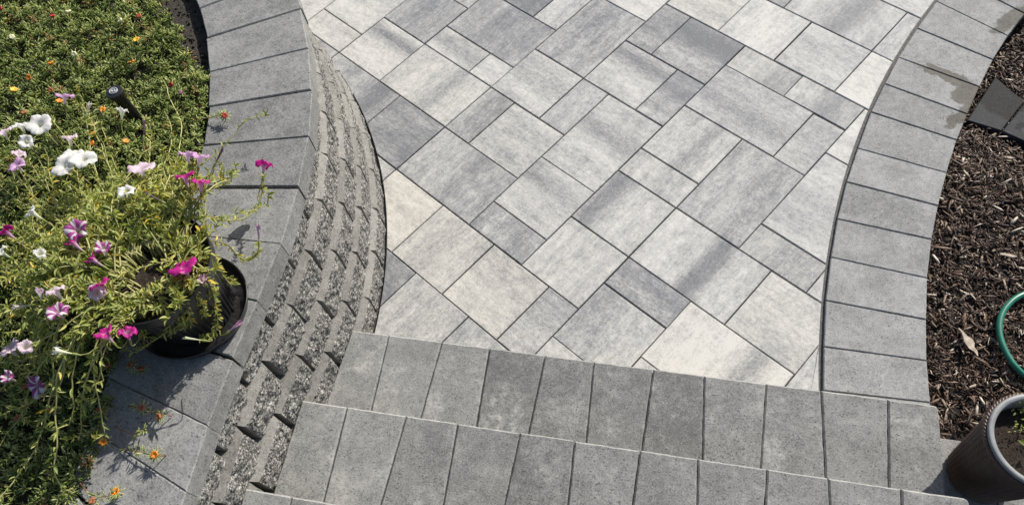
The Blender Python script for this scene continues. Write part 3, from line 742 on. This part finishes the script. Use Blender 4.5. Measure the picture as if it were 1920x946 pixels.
link('liner', mesh('liner', v, f, M_LINER, True), planter)
def soil_disc(name, r, z, parent, n=36, amp=.008, mat=None):
    v = [(0, 0, z)]; f = []
    for k in range(1, 9):
        for i in range(n):
            a = 2 * math.pi * i / n; x, y = r * k / 8 * math.cos(a), r * k / 8 * math.sin(a); v.append((x, y, z + (amp * mnoise.noise(Vector((x * 40, y * 40, z))) if k < 8 else 0)))
    for i in range(n):
        f.append((0, 1 + i, 1 + (i + 1) % n))
    for k in range(7):
        for i in range(n): j = (i + 1) % n; f.append((1 + k * n + i, 1 + (k + 1) * n + i, 1 + (k + 1) * n + j, 1 + k * n + j))
    return link(name, mesh(name, v, f, mat or M_POTSOIL, True), parent)
soil_disc('soil', PR - .023, PH - .065, planter)

# ------------------------------------------------------------------ leaves
def needle_template():
    tv = [(0, 0, 0)]
    for y, r in ((.25, .42), (.72, .5)):
        for k in range(3): a = 2 * math.pi * k / 3 + .5; tv.append((r * math.cos(a), y, r * math.sin(a) + .10 * y * y * 3))
    tv.append((0, 1.0, .35)); tf = []
    for k in range(3):
        j = (k + 1) % 3; tf += [(0, 1 + j, 1 + k), (1 + k, 1 + j, 4 + j), (1 + k, 4 + j, 4 + k), (4 + k, 4 + j, 7)]
    return np.array(tv, float), np.array(tf, int)
def leaf_template():
    """soft ovate leaf, unit length along y, folded along the midrib and arched"""
    tv = []; tf = []; ys = (0, .14, .36, .62, .84, 1.0); ws = (.06, .20, .48, .50, .30, .02)
    for y, w_ in zip(ys, ws):
        arch = .30 * y * y
        tv += [(-w_, y, .16 * w_ * 2 - arch), (0, y, -arch), (w_, y, .16 * w_ * 2 - arch)]
    for i in range(len(ys) - 1):
        k = 3 * i; tf += [(k, k + 1, k + 4), (k, k + 4, k + 3), (k + 1, k + 2, k + 5), (k + 1, k + 5, k + 4)]
    return np.array(tv, float), np.array(tf, int)
NT_V, NT_F = needle_template(); LT_V, LT_F = leaf_template()

def leaves_mesh(name, pos, dirs, length, width, tint, mat, tpl, roll=None):
    Mx = frames(dirs, roll); L = length
    Mx = Mx * np.stack([width, L, (width if tpl is NT_V else L)], 1)[:, None, :]
    tv, tf = (NT_V, NT_F) if tpl is NT_V else (LT_V, LT_F)
    V, F = scatter(tv, tf, Mx, pos)
    return fastmesh(name, V, F, mat, np.repeat(tint, len(tv)), smooth=True)

# ------------------------------------------------------------------ raised bed: soil and moss-rose ground cover
BZ = 0.775
v = [(CC.x + .3, CC.y + .1, BZ)]; f = []; nn = 60
for rr in (0.6, 1.1, 1.5, 1.7, 1.868):
    for i in range(nn + 1):
        th = -12 + 128 * i / nn; p = polar(th, rr); v.append((p.x, p.y, BZ + .014 * mnoise.noise(Vector((p.x * 12, p.y * 12, 0)))))
for i in range(nn): f.append((0, 1 + i, 2 + i))
for k in range(4):
    for i in range(nn): a = 1 + k * (nn + 1) + i; f.append((a, a + nn + 1, a + nn + 2, a + 1))
tag(link('bed_soil', mesh('bed_soil', v, f, M_SOIL, True)), kind='structure')

cn = 900; cp = []
for i in range(cn):
    p = polar(random.uniform(52, 92), random.uniform(1.62, 1.845)); cp.append((p.x, p.y, BZ + random.uniform(-.004, .009)))
ca = RNG.uniform(0, 6.28, cn); ce = RNG.normal(0, .5, cn); Mc = frames(np.stack([np.cos(ca) * np.cos(ce), np.sin(ca) * np.cos(ce), np.sin(ce)], 1), RNG.uniform(-1, 1, cn))
cs = RNG.uniform(.004, .015, cn); Mc = Mc * np.stack([cs * .8, cs, cs * .6], 1)[:, None, :]; V, F = scatter(tv, tf, Mc, np.array(cp))
tag(link('soil_crumbs', fastmesh('soil_crumbs', V, F, M_SOIL)), 'bare brown soil crumbs between the moss rose and the wall caps', 'soil', kind='stuff')
def in_view_strip(p, margin):   # bed strip next to the wall, the far side of the bed is out of the picture
    a = Vector((-0.81, -1.11)); b = Vector((1.13, -2.12)); n_ = Vector((-(b - a).y, (b - a).x)).normalized()
    return (p - a).dot(n_) > -margin
pos, dr, ln, wd_, tn = [], [], [], [], []
cl = []; tries = 0
cell = {}
while len(cl) < 5000 and tries < 400000:
    tries += 1
    th = random.uniform(2, 104); r = math.sqrt(random.uniform(0.75 ** 2, 1.905 ** 2)); p = polar(th, r) if r > 1.6 else polar(th, r)
    if not in_view_strip(p, 0.20): continue
    e = mnoise.noise(Vector((p.x * 9, p.y * 9, 3.0)))
    lim = 1.835 + 0.035 * e
    if th > 58: lim = 1.775 + .05 * e - min(20, max(0, th - 62)) * .004
    if th < 30: lim = 1.875 + .03 * e
    if th < 17: lim = 1.93 + .03 * e
    if r > lim: continue
    if (p - Vector((1.04, -1.40))).length < 0.15: continue
    key = (int(p.x / .0125), int(p.y / .0125))
    if cell.get(key, 0) > 0: continue
    cell[key] = 1
    hz = 0.022 + 0.030 * (0.5 + mnoise.noise(Vector((p.x * 6, p.y * 6, 9)))) + 0.02 * mnoise.noise(Vector((p.x * 22, p.y * 22, 1)))
    edge = max(0.0, (r - 1.78) / .1); hz = max(hz, .045) if r > 1.84 else hz
    cl.append((p.x, p.y, BZ + .012 + max(0.0, hz) + random.uniform(-.022, .022), r))
for (x, y, z, r) in cl:
    k = random.randint(11, 17); lean = Vector((random.gauss(0, .35), random.gauss(.2, .35), 1)).normalized(); base_t = random.betavariate(1.9, 1.9) * .9
    red = random.random() < .045
    for i in range(k):
        a = random.uniform(0, 2 * math.pi); e = random.choice((random.uniform(-.25, .5), random.uniform(.1, 1.1)))
        dv = Vector((math.cos(a) * math.cos(e), math.sin(a) * math.cos(e), math.sin(e))); dv = Vector((0, 0, 1)).rotation_difference(lean) @ dv
        off = random.uniform(0, .016)
        pos.append((x - lean.x * off, y - lean.y * off, z - lean.z * off)); dr.append(dv); ln.append(random.uniform(.014, .031)); wd_.append(random.uniform(.0036, .0054))
        tn.append(1.0 if (red and random.random() < .5) else min(.93, max(0, base_t + random.gauss(0, .17))))
moss = tag(link('moss_rose_ground_cover', leaves_mesh('moss_rose_ground_cover', np.array(pos), np.array([tuple(d_) for d_ in dr]), np.array(ln), np.array(wd_), np.array(tn), M_MOSS, NT_V)),
           'dense needle-leaved green moss rose ground cover filling the raised bed', 'ground cover', kind='stuff')

# moss-rose blossoms: a ruffled cup with a collar of needles on its own stalk
def blossom_mesh(mat, r, open_):
    V = []; F = []; n = 20; prof = ((.15, 0), (.55, .25), (.95, .75), (1.05, 1.05), (.75, 1.2 - .3 * open_), (.35, 1.15 - .45 * open_), (.05, 1.0 - .4 * open_))
    for (rr, z) in prof:
        for i in range(n):
            a = 2 * math.pi * i / n; q_ = 1 + .16 * math.cos(5 * a + rr * 3) * min(1, z)
            V.append((r * rr * q_ * math.cos(a), r * rr * q_ * math.sin(a), r * z * (1 + .13 * math.cos(10 * a))))
    for k in range(len(prof) - 1):
        for i in range(n): j = (i + 1) % n; F.append((k * n + i, k * n + j, (k + 1) * n + j, (k + 1) * n + i))
    F.append(tuple(range(n - 1, -1, -1))); F.append(tuple((len(prof) - 1) * n + i for i in range(n)))
    return mesh('blossom', V, F, mat, True)
def collar_mesh(r):
    k = 9; a = np.linspace(0, 2 * np.pi, k, endpoint=False); d = np.stack([np.cos(a), np.sin(a), np.full(k, .05)], 1)
    return leaves_mesh('collar', np.zeros((k, 3)), d, np.full(k, .027), np.full(k, .0036), np.linspace(.55, .9, k), M_MOSS, NT_V)
def stalk_mesh(h):
    v, f = tube([Vector((0, 0, 0)), Vector((.002, .001, -h * .5)), Vector((-.001, .002, -h))], .0016, 5); return mesh('stalk', v, f, M_RSTEM, True)
COLLAR = collar_mesh(.01); STALK = stalk_mesh(.06)
B = {k: blossom_mesh(m_, r, o_) for k, (m_, r, o_) in dict(orange=(M_ORANGE, .0105, .6), yellow=(M_YELLOW, .012, .9), red=(M_RED, .0095, .3), cream=(M_CREAM, .0105, 0), pink=(M_PINK, .006, .2), rust=(M_RUST, .0095, .1)).items()}
BL = [(258,78,'yellow','yellow moss rose blossom high in the bed near the sprinkler'), (249,120,'orange','orange moss rose blossom right above the black sprinkler'), (98,122,'orange','orange moss rose bud left of the sprinkler, near the bed top'),
 (57,146,'orange','small orange moss rose bud above the purple petunia'), (229,42,'cream','cream moss rose bud at the top of the bed, near the bare soil'), (141,103,'cream','cream moss rose bud directly above the sprinkler cap'), (130,26,'cream','cream moss rose bud at the very top left of the bed'),
 (24,72,'cream','cream moss rose bud near the left border, top of bed'), (324,160,'red','dark red moss rose blossom right of the sprinkler'), (341,174,'pink','tiny pink moss rose bud right of the sprinkler near the wall'), (262,33,'red','dark red moss rose bud beside the bare soil'),
 (100,33,'red','dull red moss rose bud at top left'), (4,18,'red','red moss rose bud in the top left corner'), (27,172,'yellow','yellow moss rose blossom at the left border, below the small orange bud'), (97,170,'rust','rust moss rose bud above the purple petunia'), (112,193,'orange','orange moss rose blossom below the purple petunia'),
 (422,218,'red','red moss rose bud creeping over the wall capstone'), (47,214,'rust','rust moss rose bud at left border among white petunias'), (180,236,'rust','rust moss rose bud left of the sprinkler foot'), (176,254,'orange','orange moss rose bud below the sprinkler foot'), (236,268,'orange','orange moss rose bud above the white petunia pair'), (194,208,'orange','orange moss rose bud beside the white trumpet petunia'),
 (176,272,'orange','orange moss rose bud just above the white petunia pair'), (279,278,'rust','rust moss rose bud above the lilac white petunia'),
 (196,826,'orange','orange moss rose bud in the shaded corner at lower left, nearest the wall'), (189,771,'rust','rust moss rose bud in the shaded corner below the pot'), (294,852,'orange','orange moss rose blossom leaning over the lower capstone'), (302,780,'rust','brown moss rose bud lying on the capstone joint'), (220,922,'orange','orange moss rose blossom at the bottom border'),
 (176,940,'rust','rust moss rose bud at the bottom border, left of the orange one'), (265,694,'rust','rust moss rose bud just below the saucer'), (98,771,'orange','orange moss rose bud in the dark lower left'), (36,785,'rust','rust moss rose bud at the left border in the dark lower part'), (248,684,'rust','dull rust bud left of the saucer shadow'), (268,764,'rust','rust moss rose bud at the edge of the shaded capstone'),
 (203,688,'rust','rust bud under the drooping petunia stem'), (129,650,'rust','rust bud in the shade left of the pot'), (48,728,'rust','rust bud beside the striped petunia at lower left'), (50,760,'rust','dark rust bud at lower left under the striped petunia')]
for (x, y, k, lab) in BL:
    z = BZ + .078
    if x > 260 and y > 700: z = WALL_TOP + .035
    if (x, y) == (422, 218): z = WALL_TOP + .03
    p = at(x, y, z); b_ = link('moss_rose_blossom', B[k], None, p); b_.rotation_euler = (random.uniform(-.5, .5), random.uniform(-.5, .5), random.uniform(0, 6))
    tag(b_, lab, 'flower', 'moss rose blossoms in the raised bed')
    link('collar', COLLAR, b_); link('stalk', STALK, b_).scale = (1, 1, .6)
# creeping shoots that hang over the capstones carrying those blossoms
def shoot(name, pts, lab, nl=26, dense=1.0):
    P = spline(pts, 8); V, F = tube(P, .0019, 5, .6)
    o = tag(link(name, mesh(name, V, F, M_RSTEM, True)), lab, 'shoot', 'moss rose shoots creeping over the wall')
    ps, ds = [], []
    for i, p in enumerate(P):
        if random.random() > dense * (.35 + .65 * i / len(P)): continue
        for _ in range(2 if i < len(P) - 4 else 5):
            a = random.uniform(0, 6.28); e = random.uniform(-.2, .9); ps.append(tuple(p)); ds.append((math.cos(a) * math.cos(e), math.sin(a) * math.cos(e), math.sin(e)))
    k = len(ps); link('needles', leaves_mesh('needles', np.array(ps), np.array(ds), RNG.uniform(.016, .029, k), RNG.uniform(.003, .0044, k), RNG.uniform(.45, .92, k), M_MOSS, NT_V), o)
    return o
shoot('moss_rose_shoot', [at(360, 222, .82), at(385, 222, .845), at(405, 218, .856), at(421, 219, .858)], 'red-budded moss rose shoot creeping over the capstone beside the bed', dense=.9)
shoot('moss_rose_shoot', [at(230, 842, .84), at(255, 845, .855), at(275, 850, .86), at(292, 853, .862)], 'moss rose shoot with orange blossom lying over the lower capstone', dense=.55)
shoot('moss_rose_shoot', [at(240, 760, .85), at(266, 764, .86), at(285, 772, .862), at(303, 781, .862)], 'moss rose shoot with brown bud crossing the capstone joint', dense=.5)
shoot('moss_rose_shoot', [at(215, 800, .85), at(245, 812, .86), at(262, 812, .862), at(270, 805, .865)], 'short moss rose shoot over the capstone between two longer ones', dense=.6)
shoot('moss_rose_shoot', [at(150, 905, .84), at(170, 925, .855), at(195, 930, .86), at(219, 924, .862)], 'moss rose shoot with orange blossom at the bottom border', dense=.6)

# ------------------------------------------------------------------ sprinkler
sc_ = at(213, 171, .955)
spr = tag(empty('sprinkler_head', (sc_.x, sc_.y, BZ)), 'black pop-up sprinkler head standing in the moss rose bed', 'sprinkler')
h = .955 - BZ
v, f = lathe([(.0215, -.03), (.0215, h - .03), (.0235, h - .028), (.0235, h - .018), (.0215, h - .016)], 32); link('body', mesh('body', v, f, M_BLACKS, True), spr)
v, f = lathe([(.0225, h - .02), (.029, h - .018), (.030, h - .004), (.0285, h - .001), (.0185, h), (.0180, h - .002), (.0175, h)], 40); f.append(tuple(6 * 40 + i for i in range(40))); link('cap', mesh('cap', v, f, M_BLACKS), spr)
v, f = lathe([(.0155, h - .001), (.0155, h + .003), (.0148, h + .0042), (.0122, h + .0042), (.0115, h + .003), (.0115, h - .001)], 36); link('ring', mesh('ring', v, f, M_GREYP, True), spr)
v, f = lathe([(.0085, h - .001), (.0085, h + .004), (.0075, h + .005), (.004, h + .005), (.0035, h + .002)], 28); f.append(tuple(4 * 28 + i for i in range(28))); link('nozzle', mesh('nozzle', v, f, M_GREYP, True), spr)

# ------------------------------------------------------------------ pot and saucer
PC = Vector((1.042, -1.399))
v, f = lathe([(0, .006), (.130, .004), (.150, .002), (.160, .006), (.171, .034), (.176, .037), (.1775, .034), (.165, .003), (.155, -.0), (0, 0)][::-1], 96)
sau = link('plant_saucer', mesh('plant_saucer', v, f, M_BLACKP, True), None, (PC.x, PC.y, WALL_TOP + .002)); tag(sau, 'round black plastic saucer under the petunia pot on the wall', 'saucer')
pot = tag(empty('flower_pot', (PC.x, PC.y, WALL_TOP + .009)), 'black ribbed plastic flower pot standing on the wall capstones', 'flower pot')
H = .262; V = []; F = []; n = 288
prof = [(.118, 0), (.122, .003), (.160, H - .045), (.161, H - .04), (.172, H - .038), (.173, H - .006), (.176, H - .003), (.176, H), (.172, H), (.166, H - .02), (.160, H - .06)]
for k, (r, z) in enumerate(prof):
    for i in range(n):
        a = 2 * math.pi * i / n; rr = r - (.0032 * max(0, math.cos(a * 48)) ** .7 if 1 <= k <= 2 else 0); V.append((rr * math.cos(a), rr * math.sin(a), z))
for k in range(len(prof) - 1):
    for i in range(n): j = (i + 1) % n; F.append((k * n + i, k * n + j, (k + 1) * n + j, (k + 1) * n + i))
F.append(tuple(range(n - 1, -1, -1)))
link('shell', mesh('shell', V, F, M_BLACKP), pot)
soil_disc('soil', .163, H - .035, pot, amp=.014)

# ------------------------------------------------------------------ petunia
pet = tag(empty('petunia_plant', (PC.x, PC.y, WALL_TOP + .25)), 'sprawling yellow-green petunia trailing from the black pot over the bed', 'plant')
pet_o = pet.location.copy()
SV, SF, ST = [], [], []
lp, ld, ll, lw, lt, lr = [], [], [], [], [], []
def add_stem(P, r0=.0026, tp=.55):
    v, f = tube(P, r0, 5, tp, close=False); o_ = sum(len(a) for a in SV); SV.append(np.array([tuple(p) for p in v])); SF.append(np.array(f) + o_); ST.append(np.full(len(v), random.random()))
def add_leaves(P, start, prob, yellow, size=1.0, k=2):
    for i in range(start, len(P)):
        if random.random() > prob: continue
        d0 = (P[min(len(P) - 1, i + 1)] - P[i - 1]).normalized() if i else Vector((0, 0, 1))
        tipf = i / len(P)
        for q_ in range(k if i < len(P) - 3 else k + 2):
            a = random.uniform(0, 6.28); perp = Vector((math.cos(a), math.sin(a), random.uniform(-.1, .9))); perp = (perp - d0 * perp.dot(d0)).normalized()
            dv = (perp + d0 * random.uniform(.2, .9) + Vector((0, 0, .15))).normalized()
            L_ = random.uniform(.018, .036) * size * (1 - .4 * tipf); lp.append(tuple(P[i])); ld.append(tuple(dv)); ll.append(L_); lw.append(L_ * random.uniform(.20, .36))
            lt.append(min(1, max(0, random.gauss(.45 + yellow, .17)))); lr.append(random.gauss(0, .5))
z_top = WALL_TOP + .009 + H
def sprawl(phi, length, drop, yellow):
    r_ = random.uniform(.05, .145); a_ = rad(phi) + random.gauss(0, .75)
    p = Vector((PC.x + r_ * math.cos(a_), PC.y + r_ * math.sin(a_), z_top - .035)); pitch = rad(random.uniform(-5, 32)); az_ = rad(phi); P = [p.copy()]
    for i in range(int(length / .014)):
        az_ += random.gauss(0, .09); out = (p.xy - PC).length
        floor = (BZ + .085 + drop) if out > .20 else z_top + .0
        want = rad(-44) if p.z > floor + .03 else rad(5)
        pitch += (want - pitch) * .17 + random.gauss(0, .10)
        p = p + Vector((math.cos(az_) * math.cos(pitch), math.sin(az_) * math.cos(pitch), math.sin(pitch))) * .014
        if p.z < floor: p.z = floor
        P.append(p.copy())
    for i in range(4):      # rising tip
        p = p + Vector((math.cos(az_) * .006, math.sin(az_) * .006, .007)); P.append(p.copy())
    add_stem(P); add_leaves(P, 3, .58, yellow)
for i in range(215):
    phi = random.choice((random.uniform(120, 285), random.uniform(140, 235))); far = 1.0 - .34 * abs(phi - 200) / 90
    L_ = random.uniform(.15, 1.0) * far * (.62 if phi > 252 else .62 if phi < 165 else 1.0) + .06
    yel = .10 + (.12 if 130 < phi < 215 and random.random() < .5 else 0)
    sprawl(phi, L_, random.uniform(0, .085), yel)
for i in range(20): sprawl(random.uniform(118, 138), random.uniform(.06, .14), .02, .16)
for i in range(9): sprawl(random.uniform(290, 380), random.uniform(.05, .10), .1, .16)
for i in range(12): sprawl(random.uniform(20, 80), random.uniform(.02, .05), .06, .2)
for i in range(14): sprawl(random.uniform(285, 372), random.uniform(.03, .085), .05, .16)
# the long trailing shoots that reach over the wall on the right
def traced(pts, yellow, prob=.85, k=2, size=.9):
    P = spline([at(x, y, z) for x, y, z in pts], 7); add_stem(P, .0024, .6); add_leaves(P, 2, prob, yellow, size, k)
traced([(330,430,1.10),(372,405,1.10),(410,412,1.03),(447,412,.96),(476,396,.93),(489,370,.94),(493,345,.955),(495,330,.97)], .22, .8, 2, .7)
traced([(340,455,1.10),(385,450,1.08),(425,458,1.0),(446,480,.93),(467,488,.91),(483,474,.915),(485,455,.93)], .25, .9, 2, .75)
traced([(350,500,1.10),(380,490,1.09),(408,500,1.02),(425,525,.95),(440,532,.92),(432,520,.93)], .22, .9, 2, .75)
traced([(360,530,1.10),(388,525,1.08),(402,560,1.0),(408,600,.93),(400,628,.90),(378,634,.895)], .2, .95, 3, .8)
traced([(300,560,1.10),(330,580,1.08),(355,590,1.03),(338,618,.99),(310,600,1.0),(287,592,1.02)], .15, .8, 2, .75)
traced([(300,570,1.10),(345,600,1.04),(318,618,.99),(285,640,.95),(250,660,.93),(225,640,.94)], .15, .9, 2, .8)
traced([(330,470,1.10),(372,440,1.15),(385,400,1.16),(383,370,1.15),(378,355,1.15)], .2, .9, 3, .85)
traced([(320,460,1.10),(340,400,1.15),(352,360,1.16),(360,320,1.15),(370,305,1.15)], .18, .8, 3, .85)
traced([(330,450,1.10),(370,380,1.12),(395,335,1.12),(404,308,1.13),(415,288,1.14)], .12, .4, 1, .7)
traced([(340,540,1.10),(300,540,1.13),(250,555,1.1),(215,580,1.05),(205,600,1.03)], .2, .9, 2, .8)
traced([(350,520,1.10),(330,490,1.13),(270,500,1.13),(215,520,1.1),(195,530,1.08)], .22, .9, 2, .8)
traced([(300,500,1.10),(330,545,1.11),(350,575,1.07),(358,605,1.0)], .18, .95, 3, .9)
traced([(290,520,1.10),(300,565,1.10),(312,595,1.05),(322,625,.99)], .16, .95, 3, .9)
traced([(310,490,1.10),(350,530,1.12),(376,560,1.06),(385,590,.99)], .2, .95, 3, .9)
traced([(320,470,1.10),(365,500,1.12),(392,520,1.06),(405,545,1.0)], .22, .95, 3, .9)
traced([(270,540,1.10),(262,575,1.11),(262,605,1.05),(270,630,.98)], .14, .95, 3, .9)
traced([(330,450,1.10),(375,470,1.12),(398,480,1.07),(412,500,1.01)], .24, .95, 3, .85)
V = np.concatenate(SV); F = np.concatenate(SF)
me = fastmesh('stems', V - np.array(pet_o), F, M_STEM, np.concatenate(ST), True); tag(link('stems', me, pet), kind='stuff')
me = leaves_mesh('leaves', np.array(lp) - np.array(pet_o), np.array(ld), np.array(ll), np.array(lw), np.array(lt), M_PLEAF, LT_V, np.array(lr)); tag(link('leaves', me, pet), kind='stuff')

def petunia_flower(mat, R_=.027, open_=1.0, seed=0, rumple=1.0):
    """trumpet with a flared, five-lobed, ruffled limb; opens along +z, origin at the throat base"""
    n = 40; rs = [(.0022, -.030), (.0026, -.022), (.0036, -.012), (.0058, -.002), (.0088, .003), (.013 , .0065), (.018, .0085), (.0225, .0088), (.026, .0075), (.0275, .005)]
    V = []; F = []; rnd = random.Random(seed)
    ph = rnd.uniform(0, 6); am = [rnd.uniform(.7, 1.3) for _ in range(5)]
    for (r, z) in rs:
        t = max(0, (r - .0058) / .0217); r2 = (.0058 + (r - .0058) * open_ if r > .0058 else r) * R_ / .027
        z2 = z + (1 - open_) * t * .022
        for i in range(n):
            a = 2 * math.pi * i / n; lobe = 1 - .15 * t * (1 - abs(math.cos(2.5 * a)) ** .6) * 1.3
            ruf = rumple * t * t * (.0042 * math.sin(5 * a + ph) * am[int(i * 5 / n)] + .0026 * math.sin(13 * a + ph * 2) + .002 * math.sin(2 * a + ph))
            droop = -.006 * t * t * rumple * max(0, math.cos(a - ph))
            V.append((r2 * lobe * math.cos(a), r2 * lobe * math.sin(a), z2 + ruf + droop))
    for k in range(len(rs) - 1):
        for i in range(n): j = (i + 1) % n; F.append((k * n + i, k * n + j, (k + 1) * n + j, (k + 1) * n + i))
    return mesh('flower', V, F, mat, True)
v, f = lathe([(.0012, -.044), (.0022, -.038), (.0034, -.030), (.0036, -.026), (.0030, -.022)], 10); CAL = fastmesh('calyx', np.array(v), np.array(f), M_PLEAF, np.full(len(v), .5), True)
RIGHT, UP, FWD = Vector(RT[0]), -Vector(RT[1]), Vector(RT[2])
FL = [  # px,py,z, opening direction (right, up, towards viewer), material, size, openness
 (495,312,.98,(.05,.9,-.15),M_MAG,.027,.85), (345,503,1.15,(-.25,.75,.45),M_MAG,.034,1.0), (190,538,1.09,(-.35,.7,.3),M_MAG,.028,.8), (178,489,1.09,(-.7,.5,.2),M_MAG,.022,.6), (141,458,1.07,(-.6,.6,.2),M_MAG,.022,.6), (14,436,.99,(-.6,.6,.3),M_MAG,.028,.75),
 (240,625,1.01,(.1,.6,.5),M_MAG,.023,.85), (200,628,1.0,(-.3,.6,.4),M_MAG,.026,.75), (348,334,1.16,(-.2,.8,.15),M_MAG,.026,.85), (376,346,1.16,(.0,.85,.15),M_MAG,.026,.8), (485,437,.94,(0,.95,.1),M_MAG,.015,.25), (440,612,.89,(.7,.5,.2),M_MAG,.016,.3),
 (352,293,1.16,(-.1,.85,.1),M_LILAC,.026,.85), (374,298,1.16,(.15,.85,.1),M_LILAC,.025,.8), (265,318,1.09,(0,.75,.45),M_PALE,.037,.9), (157,299,1.03,(.1,.6,.7),M_WHITE,.037,1.0), (121,312,1.03,(-.25,.4,.85),M_WHITE,.037,1.0), (139,295,1.0,(.1,.7,.5),M_WHITE,.037,.9),
 (74,234,.98,(.1,.3,.9),M_WHITE,.037,1.0), (41,238,.98,(-.1,.7,.4),M_WHITE,.028,.9), (50,267,.97,(.1,.2,.9),M_WHITE,.024,.9), (8,250,.97,(-.2,.7,.4),M_PALE,.027,.9), (131,262,1.0,(0,.8,.35),M_PALE,.026,.75), (33,312,1.0,(-.2,.5,.7),M_LILAC,.029,.9), (36,292,.99,(.2,.6,.4),M_PALE,.022,.8),
 (121,183,.95,(.0,.9,.1),M_LILAC,.029,.9), (229,213,.98,(.1,.85,.1),M_WHITE,.024,.6), (238,361,1.09,(-.1,.5,.6),M_WHITE,.024,.9), (64,401,1.03,(-.6,.5,.4),M_WHITE,.027,.6), (110,586,1.05,(-.1,.5,.5),M_STAR,.029,.85), (107,549,1.05,(-.35,.7,.35),M_PALE,.026,.8), (184,547,1.06,(-.2,-.1,.7),M_PALE,.024,.8),
 (20,656,.98,(-.3,.6,.5),M_PALE,.031,.85), (70,723,.97,(-.3,-.2,.85),M_STAR,.031,.95), (117,659,.99,(-.8,.2,.3),M_WHITE,.018,.5), (145,432,1.07,(.05,.3,.85),M_STAR,.030,.95), (195,468,1.09,(.1,.6,.5),M_STAR,.026,.7), (5,474,.99,(-.3,.4,.6),M_WHITE,.024,.8), (75,479,1.02,(.2,.4,.4),M_WHITE,.018,.7), (18,708,.96,(-.2,.4,.7),M_STAR,.021,.7),
 (362,635,.90,(-.9,.15,.2),M_WHITE,.011,.2), (381,526,1.1,(.1,.3,.8),M_STAR,.017,.6), (411,292,1.13,(.4,.7,.1),M_WILT,.012,.15), (289,370,1.1,(-.7,.4,.2),M_WILT,.012,.15), (40,574,1.0,(-.8,-.1,.2),M_PALE,.016,.3), (165,205,.96,(.35,.8,.1),M_PALE,.015,.3), (75,551,1.02,(.2,.4,.4),M_LILAC,.017,.5), (270,240,1.02,(.1,.9,.1),M_WILT,.012,.2), (48,652,.98,(.3,.5,.6),M_PALE,.02,.8),
]
LP = np.array(lp)
def canopy(x, y):            # height of the foliage around a point
    k = (LP[:, 0] - x) ** 2 + (LP[:, 1] - y) ** 2 < .022 ** 2
    return np.percentile(LP[k, 2], 92) if k.sum() > 3 else 0
for i, (x, y, z, dv, mt, sz, op) in enumerate(FL):
    d = (RIGHT * dv[0] + UP * dv[1] - FWD * dv[2]).normalized()
    zz = 1.22
    while zz > z and canopy(*at(x, y, zz).xy) + .022 < zz: zz -= .005    # blooms stand just clear of the leaves
    p = at(x, y, zz)
    o = link('flower', petunia_flower(mt, sz * (1.16 if op > .5 else 1.0), op, i, 1.0), pet, p - pet_o); o.rotation_mode = 'QUATERNION'; o.rotation_quaternion = d.to_track_quat('Z', 'Y')
    link('calyx', CAL, o)
    b_ = p - d * .040; root = Vector((PC.x, PC.y, b_.z)); tow = (root - b_).normalized()
    P = spline([b_, b_ - d * .012 + tow * .012 + Vector((0, 0, -.006)), b_ + tow * .05 + Vector((0, 0, -.035))], 5); v, f = tube([q_ - pet_o for q_ in P], .0014, 5)
    link('flower_stalk', mesh('flower_stalk', v, f, M_STEM, True), pet)

# ------------------------------------------------------------------ young plant in the wicker planter
zp = PZ + PH - .055
sed = tag(empty('planter_seedling', (pc.x, pc.y, zp)), 'small yellow-green plant sprouting from the soil of the wicker planter', 'plant')
ps, ds, ls, ws, ts = [], [], [], [], []
for (x, y, hgt, kk) in ((1903, 752, .05, 46), (1918, 748, .05, 40), (1917, 800, .045, 26), (1935, 770, .06, 50), (1950, 810, .05, 40)):
    c = at(x, y, zp + .03)
    for _ in range(kk):
        a, e = random.uniform(0, 6.28), random.uniform(-.2, 1.2); ps.append((c.x + random.gauss(0, .012) - pc.x, c.y + random.gauss(0, .012) - pc.y, random.uniform(0, hgt))); ds.append((math.cos(a) * math.cos(e), math.sin(a) * math.cos(e), math.sin(e)))
        L_ = random.uniform(.007, .014); ls.append(L_); ws.append(L_ * .42); ts.append(min(1, max(0, random.gauss(.75, .15))))
link('sprigs', leaves_mesh('sprigs', np.array(ps), np.array(ds), np.array(ls), np.array(ws), np.array(ts), M_PLEAF, LT_V), sed)
for (x, y, dvec) in ((1928, 838, (-.75, .65, .2)), (1940, 845, (.2, .9, .2))):
    c = at(x, y, zp + .03) - sed.location
    me = leaves_mesh('leaf', np.array([tuple(c)]), np.array([tuple(RIGHT * dvec[0] + UP * dvec[1] - FWD * dvec[2])]), np.array([.038]), np.array([.018]), np.array([.22]), M_PLEAF, LT_V); link('leaf', me, sed)
